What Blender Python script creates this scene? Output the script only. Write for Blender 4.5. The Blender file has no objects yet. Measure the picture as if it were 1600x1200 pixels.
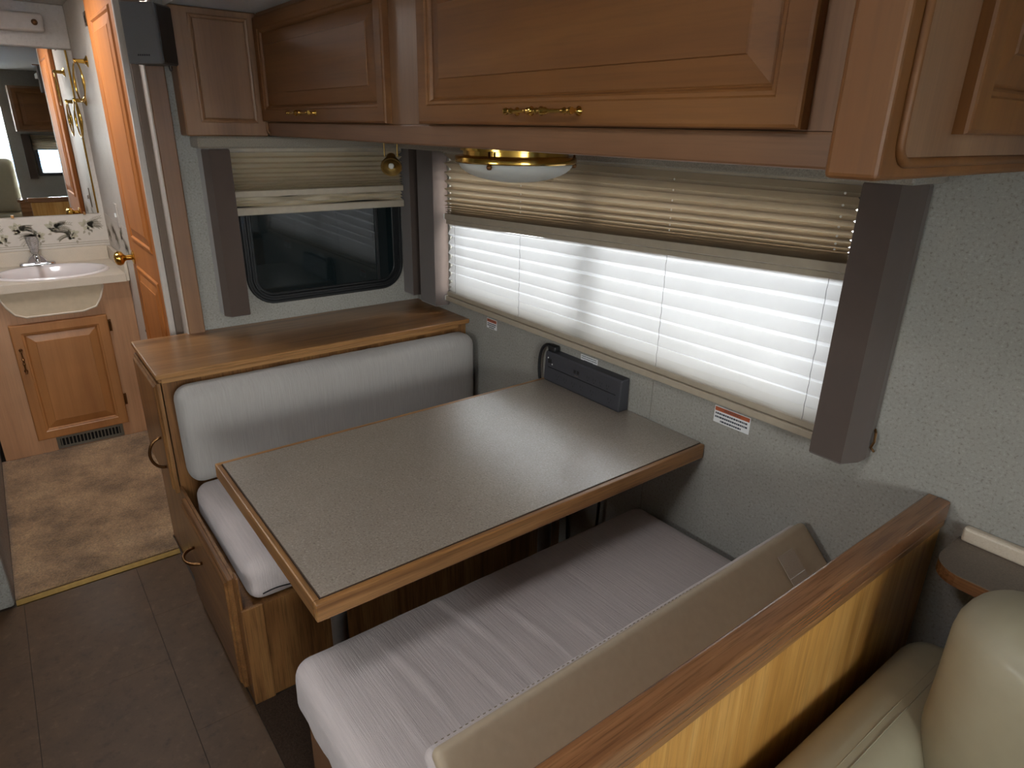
import bpy, bmesh, math, random
from mathutils import Vector, Matrix, noise
random.seed(7)
SC = bpy.context.scene
COL = SC.collection
PI = math.pi

# ------------------------------------------------------------------ camera
cam = bpy.data.cameras.new('camera')
cam.sensor_width = 36.0
cam.lens = 36.0 * 1030.37 / 1600.0
cam.clip_start = 0.02
camo = bpy.data.objects.new('camera', cam)
COL.objects.link(camo)
R = Matrix(((0.60744542, -0.29800557, 0.73634418),
            (0.79415818, 0.20685824, -0.57142143),
            (0.01796791, 0.93188108, 0.36231866)))
camo.matrix_world = Matrix.Translation((2.615, -1.473, 1.57)) @ R.to_4x4()
SC.camera = camo

# ------------------------------------------------------------------ colour management, world, daylight
SC.view_settings.view_transform = 'Standard'
SC.view_settings.look = 'None'
SC.view_settings.gamma = 1.0
SC.view_settings.use_curve_mapping = False
SC.view_settings.exposure = 2.0
SC.cycles.max_bounces = 10
SC.cycles.diffuse_bounces = 6
SC.cycles.glossy_bounces = 4
SC.cycles.transmission_bounces = 6
SC.cycles.transparent_max_bounces = 12
SC.cycles.caustics_reflective = False
SC.cycles.caustics_refractive = False
SC.cycles.sample_clamp_indirect = 6.0
SC.cycles.use_denoising = True

SKY_STRENGTH = 9.0
world = bpy.data.worlds.new('world')
SC.world = world
world.use_nodes = True
nt = world.node_tree
nt.nodes.clear()
wo = nt.nodes.new('ShaderNodeOutputWorld')
bg = nt.nodes.new('ShaderNodeBackground')
tc = nt.nodes.new('ShaderNodeTexCoord')
sp = nt.nodes.new('ShaderNodeSeparateXYZ')
rp = nt.nodes.new('ShaderNodeValToRGB')
rp.color_ramp.elements[0].position = 0.47
rp.color_ramp.elements[0].color = (0.30, 0.29, 0.27, 1)
rp.color_ramp.elements[1].position = 0.53
rp.color_ramp.elements[1].color = (1.0, 0.97, 0.93, 1)
e_ = rp.color_ramp.elements.new(0.9)
e_.color = (0.92, 0.93, 0.97, 1)
mp_ = nt.nodes.new('ShaderNodeMapRange')
mp_.inputs[1].default_value = -1; mp_.inputs[2].default_value = 1
nt.links.new(tc.outputs['Generated'], sp.inputs[0])
nt.links.new(sp.outputs[2], mp_.inputs[0])
nt.links.new(mp_.outputs[0], rp.inputs[0])
nt.links.new(rp.outputs[0], bg.inputs[0])
bg.inputs[1].default_value = SKY_STRENGTH
nt.links.new(bg.outputs[0], wo.inputs[0])


def portal(name, loc, rot, sx, sy):
    l = bpy.data.lights.new(name, 'AREA')
    l.shape = 'RECTANGLE'; l.size = sx; l.size_y = sy
    l.cycles.is_portal = True
    o = bpy.data.objects.new(name, l)
    o.location = loc; o.rotation_euler = rot
    COL.objects.link(o)
    return o
# area lights shine along local -Z
portal('daylight_big_window', (1.12, 0.10, 1.18), (-PI/2, 0, 0), 1.74, 0.62)
portal('daylight_windshield', (5.12, -1.26, 1.30), (0, PI/2, 0), 1.22, 2.3)
portal('daylight_added_vent', (2.10, -1.62, 2.16), (0, 0, 0), 0.34, 0.34)  # for the roof opening added to brighten the seat and vinyl
portal('daylight_added_window', (1.75, -2.62, 1.42), (PI/2, 0, 0), 0.6, 0.42)  # for the side opening added to lift the light on the dinette
portal('daylight_skylight', (-0.57, -1.41, 2.16), (0, 0, 0), 0.5, 0.42)

# ------------------------------------------------------------------ materials
def srgb(r, g, b):
    f = lambda c: (c/255.0/12.92) if c/255.0 <= 0.04045 else ((c/255.0+0.055)/1.055)**2.4
    return (f(r), f(g), f(b), 1.0)


def base_mat(name):
    m = bpy.data.materials.new(name)
    m.use_nodes = True
    t = m.node_tree
    b = t.nodes['Principled BSDF']
    return m, t, b


def mapping(t, scale):
    tcn = t.nodes.new('ShaderNodeTexCoord')
    mp = t.nodes.new('ShaderNodeMapping')
    mp.inputs['Scale'].default_value = scale
    t.links.new(tcn.outputs['Object'], mp.inputs['Vector'])
    return mp


def ramp(t, stops):
    r = t.nodes.new('ShaderNodeValToRGB')
    els = r.color_ramp.elements
    els[0].position, els[0].color = stops[0]
    els[1].position, els[1].color = stops[-1]
    for p, c in stops[1:-1]:
        e = els.new(p); e.color = c
    return r


def noise_n(t, mp, scale, detail=4, rough=0.6, dist=0.0):
    n = t.nodes.new('ShaderNodeTexNoise')
    n.inputs['Scale'].default_value = scale
    n.inputs['Detail'].default_value = detail
    n.inputs['Roughness'].default_value = rough
    n.inputs['Distortion'].default_value = dist
    if mp is not None:
        t.links.new(mp.outputs[0], n.inputs['Vector'])
    return n


def bump(t, b, src, strength, distance=0.001):
    bn = t.nodes.new('ShaderNodeBump')
    bn.inputs['Strength'].default_value = strength
    bn.inputs['Distance'].default_value = distance
    t.links.new(src, bn.inputs['Height'])
    t.links.new(bn.outputs[0], b.inputs['Normal'])
    return bn


def mixc(t, fac, a, c, mode='MIX'):
    m = t.nodes.new('ShaderNodeMix')
    m.data_type = 'RGBA'; m.blend_type = mode
    if isinstance(fac, (int, float)):
        m.inputs[0].default_value = fac
    else:
        t.links.new(fac, m.inputs[0])
    for i, v in ((6, a), (7, c)):
        if isinstance(v, tuple):
            m.inputs[i].default_value = v
        else:
            t.links.new(v, m.inputs[i])
    return m.outputs[2]


def wood(name, dark, mid, light, axis='X', rough=0.35, pore=0.25, coat=0.2, scale=1.0, swirl=0.6):
    m, t, b = base_mat(name)
    s = {'X': (0.06, 1, 1), 'Y': (1, 0.06, 1), 'Z': (1, 1, 0.06)}[axis]
    mp = mapping(t, tuple(v * 1.0 for v in s))
    n1 = noise_n(t, mp, 9 * scale, 5, 0.55, swirl)
    r1 = ramp(t, [(0.30, dark), (0.5, mid), (0.72, light)])
    t.links.new(n1.outputs[0], r1.inputs[0])
    s2 = tuple(v * (0.5 if v < 1 else 1) for v in s)
    mp2 = mapping(t, s2)
    n2 = noise_n(t, mp2, 170 * scale, 3, 0.6, 0.0)
    r2 = ramp(t, [(0.36, (1 - pore, 1 - pore, 1 - pore, 1)), (0.52, (1, 1, 1, 1))])
    t.links.new(n2.outputs[0], r2.inputs[0])
    out = mixc(t, 1.0, r1.outputs[0], r2.outputs[0], 'MULTIPLY')
    # soft large-scale blotches of the stain
    mp3 = mapping(t, (1, 1, 1))
    n3 = noise_n(t, mp3, 3.1, 3, 0.5)
    r3 = ramp(t, [(0.3, (0.84, 0.82, 0.80, 1)), (0.7, (1.08, 1.06, 1.04, 1))])
    t.links.new(n3.outputs[0], r3.inputs[0])
    out = mixc(t, 1.0, out, r3.outputs[0], 'MULTIPLY')
    t.links.new(out, b.inputs['Base Color'])
    b.inputs['Roughness'].default_value = rough
    b.inputs['Coat Weight'].default_value = coat
    b.inputs['Coat Roughness'].default_value = 0.25
    bump(t, b, n2.outputs[0], 0.12, 0.0006)
    return m


def speckle(name, base, dark, light, rough=0.5, sc=260, bstr=0.1, blot=0.10, spec=0.5):
    m, t, b = base_mat(name)
    mp = mapping(t, (1, 1, 1))
    n1 = noise_n(t, mp, sc, 3, 0.7)
    r1 = ramp(t, [(0.28, dark), (0.46, base), (0.56, base), (0.75, light)])
    t.links.new(n1.outputs[0], r1.inputs[0])
    n2 = noise_n(t, mp, 9, 5, 0.65)
    lo, hi = 1 - blot, 1 + blot
    r2 = ramp(t, [(0.3, (lo, lo, lo, 1)), (0.7, (hi, hi, hi, 1))])
    t.links.new(n2.outputs[0], r2.inputs[0])
    out = mixc(t, 1.0, r1.outputs[0], r2.outputs[0], 'MULTIPLY')
    t.links.new(out, b.inputs['Base Color'])
    b.inputs['Roughness'].default_value = rough
    b.inputs['Specular IOR Level'].default_value = spec
    if bstr:
        bump(t, b, n1.outputs[0], bstr, 0.0005)
    return m


def fabric(name, col, var=0.10, axis_s=(1, 1, 1), sc=60, rough=0.9, bstr=0.4, bd=0.002, fine=600, sheen=0.2):
    m, t, b = base_mat(name)
    mp = mapping(t, axis_s)
    n1 = noise_n(t, mp, sc, 4, 0.6, 0.2)
    lo, hi = 1 - var, 1 + var
    r1 = ramp(t, [(0.3, tuple(c * lo for c in col[:3]) + (1,)), (0.7, tuple(c * hi for c in col[:3]) + (1,))])
    t.links.new(n1.outputs[0], r1.inputs[0])
    t.links.new(r1.outputs[0], b.inputs['Base Color'])
    mp2 = mapping(t, (1, 1, 1))
    n2 = noise_n(t, mp2, fine, 2, 0.5)
    add = t.nodes.new('ShaderNodeMath'); add.operation = 'MULTIPLY_ADD'
    t.links.new(n2.outputs[0], add.inputs[0]); add.inputs[1].default_value = 0.35
    t.links.new(n1.outputs[0], add.inputs[2])
    b.inputs['Roughness'].default_value = rough
    b.inputs['Specular IOR Level'].default_value = 0.25
    b.inputs['Sheen Weight'].default_value = sheen
    bump(t, b, add.outputs[0], bstr, bd)
    return m


def plain(name, col, rough=0.5, metal=0.0, var=0.05, sc=40, coat=0.0, spec=0.5, bstr=0.0):
    m, t, b = base_mat(name)
    mp = mapping(t, (1, 1, 1))
    n1 = noise_n(t, mp, sc, 3, 0.5)
    lo, hi = 1 - var, 1 + var
    r1 = ramp(t, [(0.3, tuple(c * lo for c in col[:3]) + (1,)), (0.7, tuple(min(1, c * hi) for c in col[:3]) + (1,))])
    t.links.new(n1.outputs[0], r1.inputs[0])
    t.links.new(r1.outputs[0], b.inputs['Base Color'])
    b.inputs['Roughness'].default_value = rough
    b.inputs['Metallic'].default_value = metal
    b.inputs['Coat Weight'].default_value = coat
    b.inputs['Specular IOR Level'].default_value = spec
    if bstr:
        bump(t, b, n1.outputs[0], bstr, 0.001)
    return m


M = {}
mk = dict(dark=srgb(106, 66, 29), mid=srgb(121, 77, 35), light=srgb(133, 88, 43))
for ax in 'XYZ':
    M['maple' + ax] = wood('maple_' + ax, mk['dark'], mk['mid'], mk['light'], ax, 0.58, 0.08, 0.04, 1.0, 0.8)
    M['frame' + ax] = wood('frame_maple_' + ax, srgb(122, 88, 62), srgb(138, 102, 73), srgb(152, 116, 85), ax, 0.42, 0.10, 0.15, 1.0, 0.5)
    M['oak' + ax] = wood('oak_' + ax, srgb(100, 66, 36), srgb(134, 93, 54), srgb(160, 118, 72), ax, 0.33, 0.38, 0.3, 1.6, 1.2)
    M['rail' + ax] = wood('rail_oak_' + ax, srgb(94, 62, 40), srgb(130, 88, 56), srgb(158, 113, 74), ax, 0.25, 0.35, 0.5, 1.6, 1.2)
M['oakY'] = wood('ledge_oak', srgb(118, 80, 46), srgb(152, 108, 64), srgb(176, 132, 84), 'Y', 0.30, 0.3, 0.35, 1.6, 1.2)
M['frameX'] = wood('fascia_maple_shaded', srgb(110, 76, 52), srgb(124, 88, 61), srgb(136, 100, 71), 'X', 0.42, 0.10, 0.1, 1.0, 0.5)  # frame maple, colour darkened to stand in for dimmer light on the aisle side
M['vanity_door'] = wood('vanity_door_maple_lit', srgb(150, 96, 48), srgb(168, 112, 60), srgb(182, 126, 72), 'Z', 0.45, 0.06, 0.1)  # cabinet-door maple, colour brightened to stand in for the stronger light here
M['door_wood'] = wood('orange_door_maple', srgb(178, 106, 44), srgb(188, 115, 50), srgb(196, 123, 56), 'Z', 0.62, 0.04, 0.0)
M['vanity_ply'] = wood('vanity_maple_ply', srgb(176, 130, 94), srgb(194, 147, 108), srgb(204, 158, 120), 'Z', 0.45, 0.10, 0.1, 0.8, 0.8)
M['divider_ply'] = wood('divider_oak_ply', srgb(176, 124, 56), srgb(200, 148, 76), srgb(218, 172, 104), 'Z', 0.38, 0.22, 0.25, 1.8, 1.5)
M['wallpaper'] = speckle('grey_wallpaper', srgb(152, 149, 142), srgb(116, 110, 102), srgb(172, 170, 165), 0.75, 150, 0.15, 0.06, 0.3)
M['lining'] = speckle('pale_bath_wallpaper', srgb(205, 196, 186), srgb(192, 182, 172), srgb(214, 206, 198), 0.5, 60, 0.02, 0.04, 0.4)
M['laminate'] = speckle('table_laminate', srgb(146, 134, 121), srgb(102, 90, 77), srgb(184, 174, 162), 0.34, 220, 0.03, 0.06, 0.8)
_b = M['laminate'].node_tree.nodes['Principled BSDF']
_b.inputs['Coat Weight'].default_value = 1.0
_b.inputs['Coat IOR'].default_value = 1.9
_b.inputs['Coat Roughness'].default_value = 0.26
M['shelf_lam'] = speckle('shelf_laminate', srgb(120, 108, 96), srgb(100, 90, 80), srgb(136, 124, 112), 0.5, 300, 0.04, 0.05, 0.4)
M['counter'] = speckle('counter_laminate', srgb(205, 190, 170), srgb(190, 174, 154), srgb(214, 202, 186), 0.38, 300, 0.02, 0.05, 0.5)
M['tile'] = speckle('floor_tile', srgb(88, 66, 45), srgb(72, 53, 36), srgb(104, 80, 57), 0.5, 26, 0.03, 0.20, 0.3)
M['grout'] = plain('grout', srgb(62, 50, 40), 0.8)
M['carpet'] = fabric('tan_carpet', srgb(172, 142, 108), 0.30, (1, 1, 1), 130, 1.0, 1.0, 0.006, 900, 0.3)
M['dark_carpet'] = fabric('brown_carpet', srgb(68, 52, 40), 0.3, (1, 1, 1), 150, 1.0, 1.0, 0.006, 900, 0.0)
M['cushion_back'] = fabric('grey_slipcover', srgb(164, 159, 154), 0.06, (1, 6, 0.35), 34, 0.92, 0.45, 0.003)
M['cushion_seat'] = fabric('mauve_slipcover', srgb(192, 180, 176), 0.07, (0.3, 6, 1), 34, 0.92, 0.6, 0.003)
M['vinyl'] = plain('beige_vinyl', srgb(176, 158, 134), 0.55, 0, 0.03, 60, 0.0, 0.4, 0.1)
M['leather'] = plain('cream_leather', srgb(156, 147, 123), 0.52, 0, 0.03, 30, 0.05, 0.5, 0.08)
M['valance'] = fabric('taupe_valance', srgb(78, 65, 58), 0.06, (1, 1, 1), 14, 0.95, 0.15, 0.001, 900, 0.6)
M['header_fabric'] = fabric('header_weave', srgb(140, 132, 120), 0.25, (1, 1, 1), 330, 0.95, 0.6, 0.001, 600, 0.2)
M['black_metal'] = plain('black_frame', srgb(22, 24, 26), 0.4)
M['charcoal'] = plain('charcoal_plastic', srgb(60, 60, 65), 0.5, 0, 0.06, 300, 0, 0.4, 0.05)
M['black'] = plain('black_rubber', srgb(18, 18, 20), 0.5)
M['speaker'] = fabric('speaker_cloth', srgb(104, 102, 101), 0.05, (1, 1, 1), 500, 0.9, 0.2, 0.0006, 900, 0.1)
M['speaker_side'] = plain('speaker_plastic', srgb(52, 47, 44), 0.5)
M['brass'] = plain('polished_brass', srgb(212, 170, 84), 0.14, 1.0, 0.05)
M['brass_dull'] = plain('dull_brass', srgb(140, 114, 66), 0.45, 1.0, 0.1)
M['bronze'] = plain('antique_brass', srgb(128, 92, 58), 0.3, 1.0, 0.1)
M['chrome'] = plain('chrome', srgb(220, 220, 222), 0.08, 1.0, 0.02)
M['steel'] = plain('galvanised_tube', srgb(140, 142, 142), 0.35, 0.8, 0.1)
M['porcelain'] = plain('porcelain', srgb(226, 216, 212), 0.12, 0, 0.01, 10, 0.6)
M['basin'] = plain('basin_shell', srgb(196, 178, 150), 0.45)
M['white'] = plain('white_plastic', srgb(226, 226, 222), 0.4)
M['trim_white'] = plain('pale_trim', srgb(196, 186, 176), 0.5)
M['trim_brown'] = plain('brown_seal', srgb(108, 92, 80), 0.7)
M['headliner'] = fabric('headliner', srgb(176, 168, 156), 0.05, (1, 1, 1), 80, 1.0, 0.2, 0.001)
M['paper'] = plain('label_paper', srgb(222, 222, 222), 0.6, 0, 0.01)
M['orange_ink'] = plain('orange_ink', srgb(178, 92, 58), 0.6)
M['ink'] = plain('ink', srgb(60, 64, 74), 0.7)
M['leaf_print'] = plain('leaf_print', srgb(158, 148, 130), 0.6, 0, 0.12, 90)
M['flower_print'] = plain('flower_print', srgb(180, 172, 148), 0.6, 0, 0.12, 90)
M['border_paper'] = plain('border_paper', srgb(206, 196, 184), 0.55, 0, 0.03)
M['vent'] = plain('vent_metal', srgb(112, 106, 94), 0.45, 0.3)
M['dark_hole'] = plain('dark_cavity', srgb(10, 9, 8), 0.9)
M['shade_rail'] = plain('shade_rail', srgb(168, 156, 138), 0.4)
M['thread'] = plain('thread', srgb(142, 128, 108), 0.8)
M['cord'] = plain('shade_cord', srgb(96, 92, 92), 0.8)
M['eyelet'] = plain('eyelet', srgb(238, 236, 230), 0.5)
M['velcro'] = fabric('velcro_patch', srgb(172, 156, 138), 0.06, (1, 1, 1), 300, 0.95, 0.4)
M['edge_line'] = plain('laminate_core', srgb(66, 48, 36), 0.6)
M['asphalt'] = plain('asphalt', srgb(150, 150, 150), 0.9, 0, 0.1, 3)
M['body_blue'] = plain('blue_paint', srgb(120, 170, 215), 0.3, 0, 0.02, 3, 0.5)
M['screen'] = plain('dark_dash', srgb(60, 66, 76), 0.5)


def mirror_mat():
    m, t, b = base_mat('mirror_glass')
    b.inputs['Base Color'].default_value = (0.86, 0.88, 0.88, 1)
    b.inputs['Metallic'].default_value = 1.0
    b.inputs['Roughness'].default_value = 0.01
    return m
M['mirror'] = mirror_mat()


def tinted_mat():
    m, t, b = base_mat('tinted_glass')
    b.inputs['Base Color'].default_value = srgb(20, 28, 30)
    b.inputs['Roughness'].default_value = 0.04
    b.inputs['Specular IOR Level'].default_value = 0.5
    b.inputs['Coat Weight'].default_value = 0.15
    b.inputs['Coat Roughness'].default_value = 0.03
    return m
M['tinted'] = tinted_mat()


def clear_glass():
    m = bpy.data.materials.new('window_glass'); m.use_nodes = True
    t = m.node_tree; t.nodes.clear()
    o = t.nodes.new('ShaderNodeOutputMaterial'); mx = t.nodes.new('ShaderNodeMixShader')
    tr = t.nodes.new('ShaderNodeBsdfTransparent'); gl = t.nodes.new('ShaderNodeBsdfGlossy')
    tr.inputs[0].default_value = (0.93, 0.96, 0.97, 1)
    gl.inputs['Roughness'].default_value = 0.02
    mx.inputs[0].default_value = 0.07
    t.links.new(tr.outputs[0], mx.inputs[1]); t.links.new(gl.outputs[0], mx.inputs[2])
    t.links.new(mx.outputs[0], o.inputs[0])
    return m
M['glass'] = clear_glass()


def shade_mat(name, dif, trans, w_trans, w_clear, sc=(4, 1, 60), mott=0.10):
    m = bpy.data.materials.new(name); m.use_nodes = True
    t = m.node_tree; t.nodes.clear()
    o = t.nodes.new('ShaderNodeOutputMaterial')
    mx = t.nodes.new('ShaderNodeMixShader'); mx2 = t.nodes.new('ShaderNodeMixShader')
    d = t.nodes.new('ShaderNodeBsdfDiffuse'); tl = t.nodes.new('ShaderNodeBsdfTranslucent')
    tr = t.nodes.new('ShaderNodeBsdfTransparent')
    mp = mapping(t, sc)
    n = noise_n(t, mp, 6, 5, 0.6, 0.4)
    r = ramp(t, [(0.3, tuple(c * (1 - mott) for c in trans[:3]) + (1,)), (0.7, trans)])
    t.links.new(n.outputs[0], r.inputs[0])
    d.inputs[0].default_value = dif
    t.links.new(r.outputs[0], tl.inputs[0])
    mx.inputs[0].default_value = w_trans
    t.links.new(d.outputs[0], mx.inputs[1]); t.links.new(tl.outputs[0], mx.inputs[2])
    mx2.inputs[0].default_value = w_clear
    t.links.new(mx.outputs[0], mx2.inputs[1]); t.links.new(tr.outputs[0], mx2.inputs[2])
    t.links.new(mx2.outputs[0], o.inputs[0])
    return m
M['sheer'] = shade_mat('sheer_shade', srgb(226, 220, 208), (0.105, 0.105, 0.109, 1), 0.55, 0.008, (1.2, 1, 1.6), 0.16)
M['night'] = shade_mat('night_shade', srgb(176, 162, 142), srgb(196, 180, 156), 0.042, 0.0, (1, 1, 1), 0.05)
M['small_night'] = shade_mat('small_night_shade', srgb(206, 194, 172), srgb(150, 130, 100), 0.01, 0.0, (1, 1, 1), 0.05)
M['frost'] = shade_mat('frosted_glass', srgb(226, 226, 220), srgb(230, 230, 226), 0.3, 0.0, (1, 1, 1), 0.02)


# ------------------------------------------------------------------ object helpers
WLOC = {}


def tag(o, label=None, cat=None, group=None, kind=None):
    if label: o['label'] = label
    if cat: o['category'] = cat
    if group: o['group'] = group
    if kind: o['kind'] = kind
    return o


def thing(name, label, cat, loc, group=None, kind=None):
    o = bpy.data.objects.new(name, None)
    o.empty_display_size = 0.05
    o.location = loc
    COL.objects.link(o)
    WLOC[o] = Vector(loc)
    return tag(o, label, cat, group, kind)


def obj(name, bm, m, parent=None, loc=None, smooth=False, angle=None):
    """link a world-space bmesh as one mesh object (origin at its parent's base, or at loc)"""
    base = WLOC[parent] if parent is not None else Vector(loc if loc else (0, 0, 0))
    bmesh.ops.translate(bm, verts=bm.verts, vec=-base)
    bmesh.ops.recalc_face_normals(bm, faces=bm.faces)
    me = bpy.data.meshes.new(name)
    bm.to_mesh(me); bm.free()
    mats = m if isinstance(m, (list, tuple)) else [m]
    for q in mats:
        me.materials.append(q)
    if smooth:
        for p in me.polygons: p.use_smooth = True
        if angle is not None:
            me.set_sharp_from_angle(angle=math.radians(angle))
    o = bpy.data.objects.new(name, me)
    COL.objects.link(o)
    if parent is not None:
        o.parent = parent
    else:
        o.location = base
    WLOC[o] = base
    return o


def struct(name, bm, m, **k):
    o = obj(name, bm, m, **k)
    o['kind'] = 'structure'
    return o


def NB(): return bmesh.new()


def box(bm, x0, x1, y0, y1, z0, z1, bev=0.0, seg=1, mat=0):
    vs = [bm.verts.new((x, y, z)) for x in (x0, x1) for y in (y0, y1) for z in (z0, z1)]
    idx = [(0, 1, 3, 2), (4, 6, 7, 5), (0, 4, 5, 1), (2, 3, 7, 6), (0, 2, 6, 4), (1, 5, 7, 3)]
    fs = [bm.faces.new([vs[i] for i in f]) for f in idx]
    for f in fs: f.material_index = mat
    if bev > 0:
        es = list({e for f in fs for e in f.edges})
        bmesh.ops.bevel(bm, geom=es, offset=bev, segments=seg, profile=0.5, affect='EDGES', clamp_overlap=True)
    return bm


def Bx(*a, **k): return box(NB(), *a, **k)


def prism(bm, pts, axis, a, b, bev=0.0):
    """extrude a 2D outline along an axis: pts are (u,v); axis 'X': (y,z), 'Y': (x,z), 'Z': (x,y)"""
    def P(u, v, w):
        return {'X': (w, u, v), 'Y': (u, w, v), 'Z': (u, v, w)}[axis]
    v0 = [bm.verts.new(P(u, v, a)) for u, v in pts]
    v1 = [bm.verts.new(P(u, v, b)) for u, v in pts]
    n = len(pts)
    fs = [bm.faces.new(v0), bm.faces.new(v1[::-1])]
    for i in range(n):
        fs.append(bm.faces.new((v0[i], v0[(i + 1) % n], v1[(i + 1) % n], v1[i])))
    if bev > 0:
        es = list({e for f in fs[:2] for e in f.edges})
        bmesh.ops.bevel(bm, geom=es, offset=bev, segments=2, profile=0.5, affect='EDGES')
    return bm


def lathe(bm, prof, mtx, n=24):
    """prof: list of (r, h) along local +Z"""
    rings = []
    for r, h in prof:
        if r < 1e-6:
            rings.append([bm.verts.new(mtx @ Vector((0, 0, h)))])
        else:
            rings.append([bm.verts.new(mtx @ Vector((r * math.cos(2 * PI * i / n), r * math.sin(2 * PI * i / n), h))) for i in range(n)])
    for a, b in zip(rings, rings[1:]):
        if len(a) == 1 and len(b) == 1: continue
        for i in range(n):
            j = (i + 1) % n
            if len(a) == 1: bm.faces.new((a[0], b[i], b[j]))
            elif len(b) == 1: bm.faces.new((a[i], a[j], b[0]))
            else: bm.faces.new((a[i], a[j], b[j], b[i]))
    for ring in (rings[0], rings[-1]):
        if len(ring) > 1:
            try: bm.faces.new(ring)
            except ValueError: pass
    return bm


def tube(bm, pts, r, n=10, closed=False):
    pts = [Vector(p) for p in pts]
    rr = r if isinstance(r, (list, tuple)) else [r] * len(pts)
    rings = []
    up = None
    N = len(pts)
    for i, p in enumerate(pts):
        if closed:
            d = (pts[(i + 1) % N] - pts[i - 1]).normalized()
        else:
            d = (pts[min(i + 1, N - 1)] - pts[max(i - 1, 0)]).normalized()
        if up is None:
            up = d.orthogonal().normalized()
        up = (up - d * up.dot(d)).normalized()
        s = d.cross(up)
        rings.append([bm.verts.new(p + (up * math.cos(2 * PI * k / n) + s * math.sin(2 * PI * k / n)) * rr[i]) for k in range(n)])
    prs = list(zip(rings, rings[1:]))
    if closed: prs.append((rings[-1], rings[0]))
    for a, b in prs:
        for k in range(n):
            bm.faces.new((a[k], a[(k + 1) % n], b[(k + 1) % n], b[k]))
    if not closed:
        bm.faces.new(rings[0]); bm.faces.new(rings[-1][::-1])
    return bm


def bez(p0, p1, p2, p3, n=12):
    p0, p1, p2, p3 = map(Vector, (p0, p1, p2, p3))
    return [((1 - t) ** 3) * p0 + 3 * ((1 - t) ** 2) * t * p1 + 3 * (1 - t) * t * t * p2 + t ** 3 * p3 for t in [i / n for i in range(n + 1)]]


def rot_to(d, loc):
    """matrix whose local +Z points along d"""
    q = Vector(d).normalized().to_track_quat('Z', 'Y')
    return Matrix.Translation(loc) @ q.to_matrix().to_4x4()


def nested(bm, mtx, w, h, loops, fill=True):
    """concentric rectangles; loops (inset, out) - local x right, z up, out along -y"""
    prev = None; first = None
    for ins, out in loops:
        c = [(ins, ins), (w - ins, ins), (w - ins, h - ins), (ins, h - ins)]
        ring = [bm.verts.new(mtx @ Vector((u, -out, v))) for u, v in c]
        if prev:
            for i in range(4):
                bm.faces.new((prev[i], prev[(i + 1) % 4], ring[(i + 1) % 4], ring[i]))
        else:
            first = ring
        prev = ring
    if fill: bm.faces.new(prev)
    return first, prev


def frame_door(parent, name, mtx, w, h, t=0.02, fw=0.052, m_frame=None, m_panel=None, raised=0.036, label=None):
    """framed door (rails and stiles) with a raised panel as its own child"""
    bm = NB()
    f0, last = nested(bm, mtx, w, h, [(0, 0), (0, t - .005), (.002, t - .0015), (.006, t), (fw - .014, t), (fw - .011, t - .003), (fw - .006, t - .0035), (fw - .003, t - .006), (fw, t - .012)], fill=True)
    bm.faces.new(f0[::-1])
    d = obj(name, bm, m_frame, parent)
    if label: d['label'] = label
    bm = NB()
    f0, last = nested(bm, mtx, w, h, [(fw - .0005, t - .0125), (fw + .001, t - .0118), (fw + .003, t - .0105), (fw + raised, t - .004), (fw + raised + .0015, t - .0015)], fill=True)
    bm.faces.new(f0[::-1])
    p = obj('raised_panel', bm, m_panel, d)
    return d


def spindle_pull(parent, p0, p1, out, m=None, r=0.0045, name='pull_handle'):
    """turned spindle handle between two posts"""
    p0, p1, out = Vector(p0), Vector(p1), Vector(out)
    L = (p1 - p0).length; d = (p1 - p0).normalized()
    so = 0.024
    bm = NB()
    for p in (p0 + d * 0.008, p1 - d * 0.008):
        lathe(bm, [(.008, 0), (.008, .002), (.004, .005), (.0035, so - .003), (.0055, so)], rot_to(out, p), 12)
    prof = []
    k = 40
    for i in range(k + 1):
        u = i / k
        s = abs(u - 0.5) * 2
        rr = r * (0.55 + 0.35 * (1 - s))
        if s < .10: rr = r * 0.7
        for c, wd, a in ((.0, .05, .5), (.16, .045, .9), (.26, .04, .6), (.80, .05, .6), (.97, .05, .9)):
            rr += r * a * math.exp(-((s - c) / wd) ** 2)
        prof.append((rr, u * L))
    prof = [(0, 0)] + prof + [(0, L)]
    lathe(bm, prof, rot_to(d, p0 + out * so), 14)
    return obj(name, bm, m or M['brass'], parent, smooth=True, angle=60)


def axis_coords(s, r, n, k=4):
    h = s / 2
    r = min(r, h * 0.999)
    a = [-h + r * (1 - math.cos(PI / 2 * i / k)) for i in range(k)]
    inner = [-h + r + (s - 2 * r) * i / n for i in range(n + 1)]
    b = [-x for x in a[::-1]]
    return a + inner + b


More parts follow.
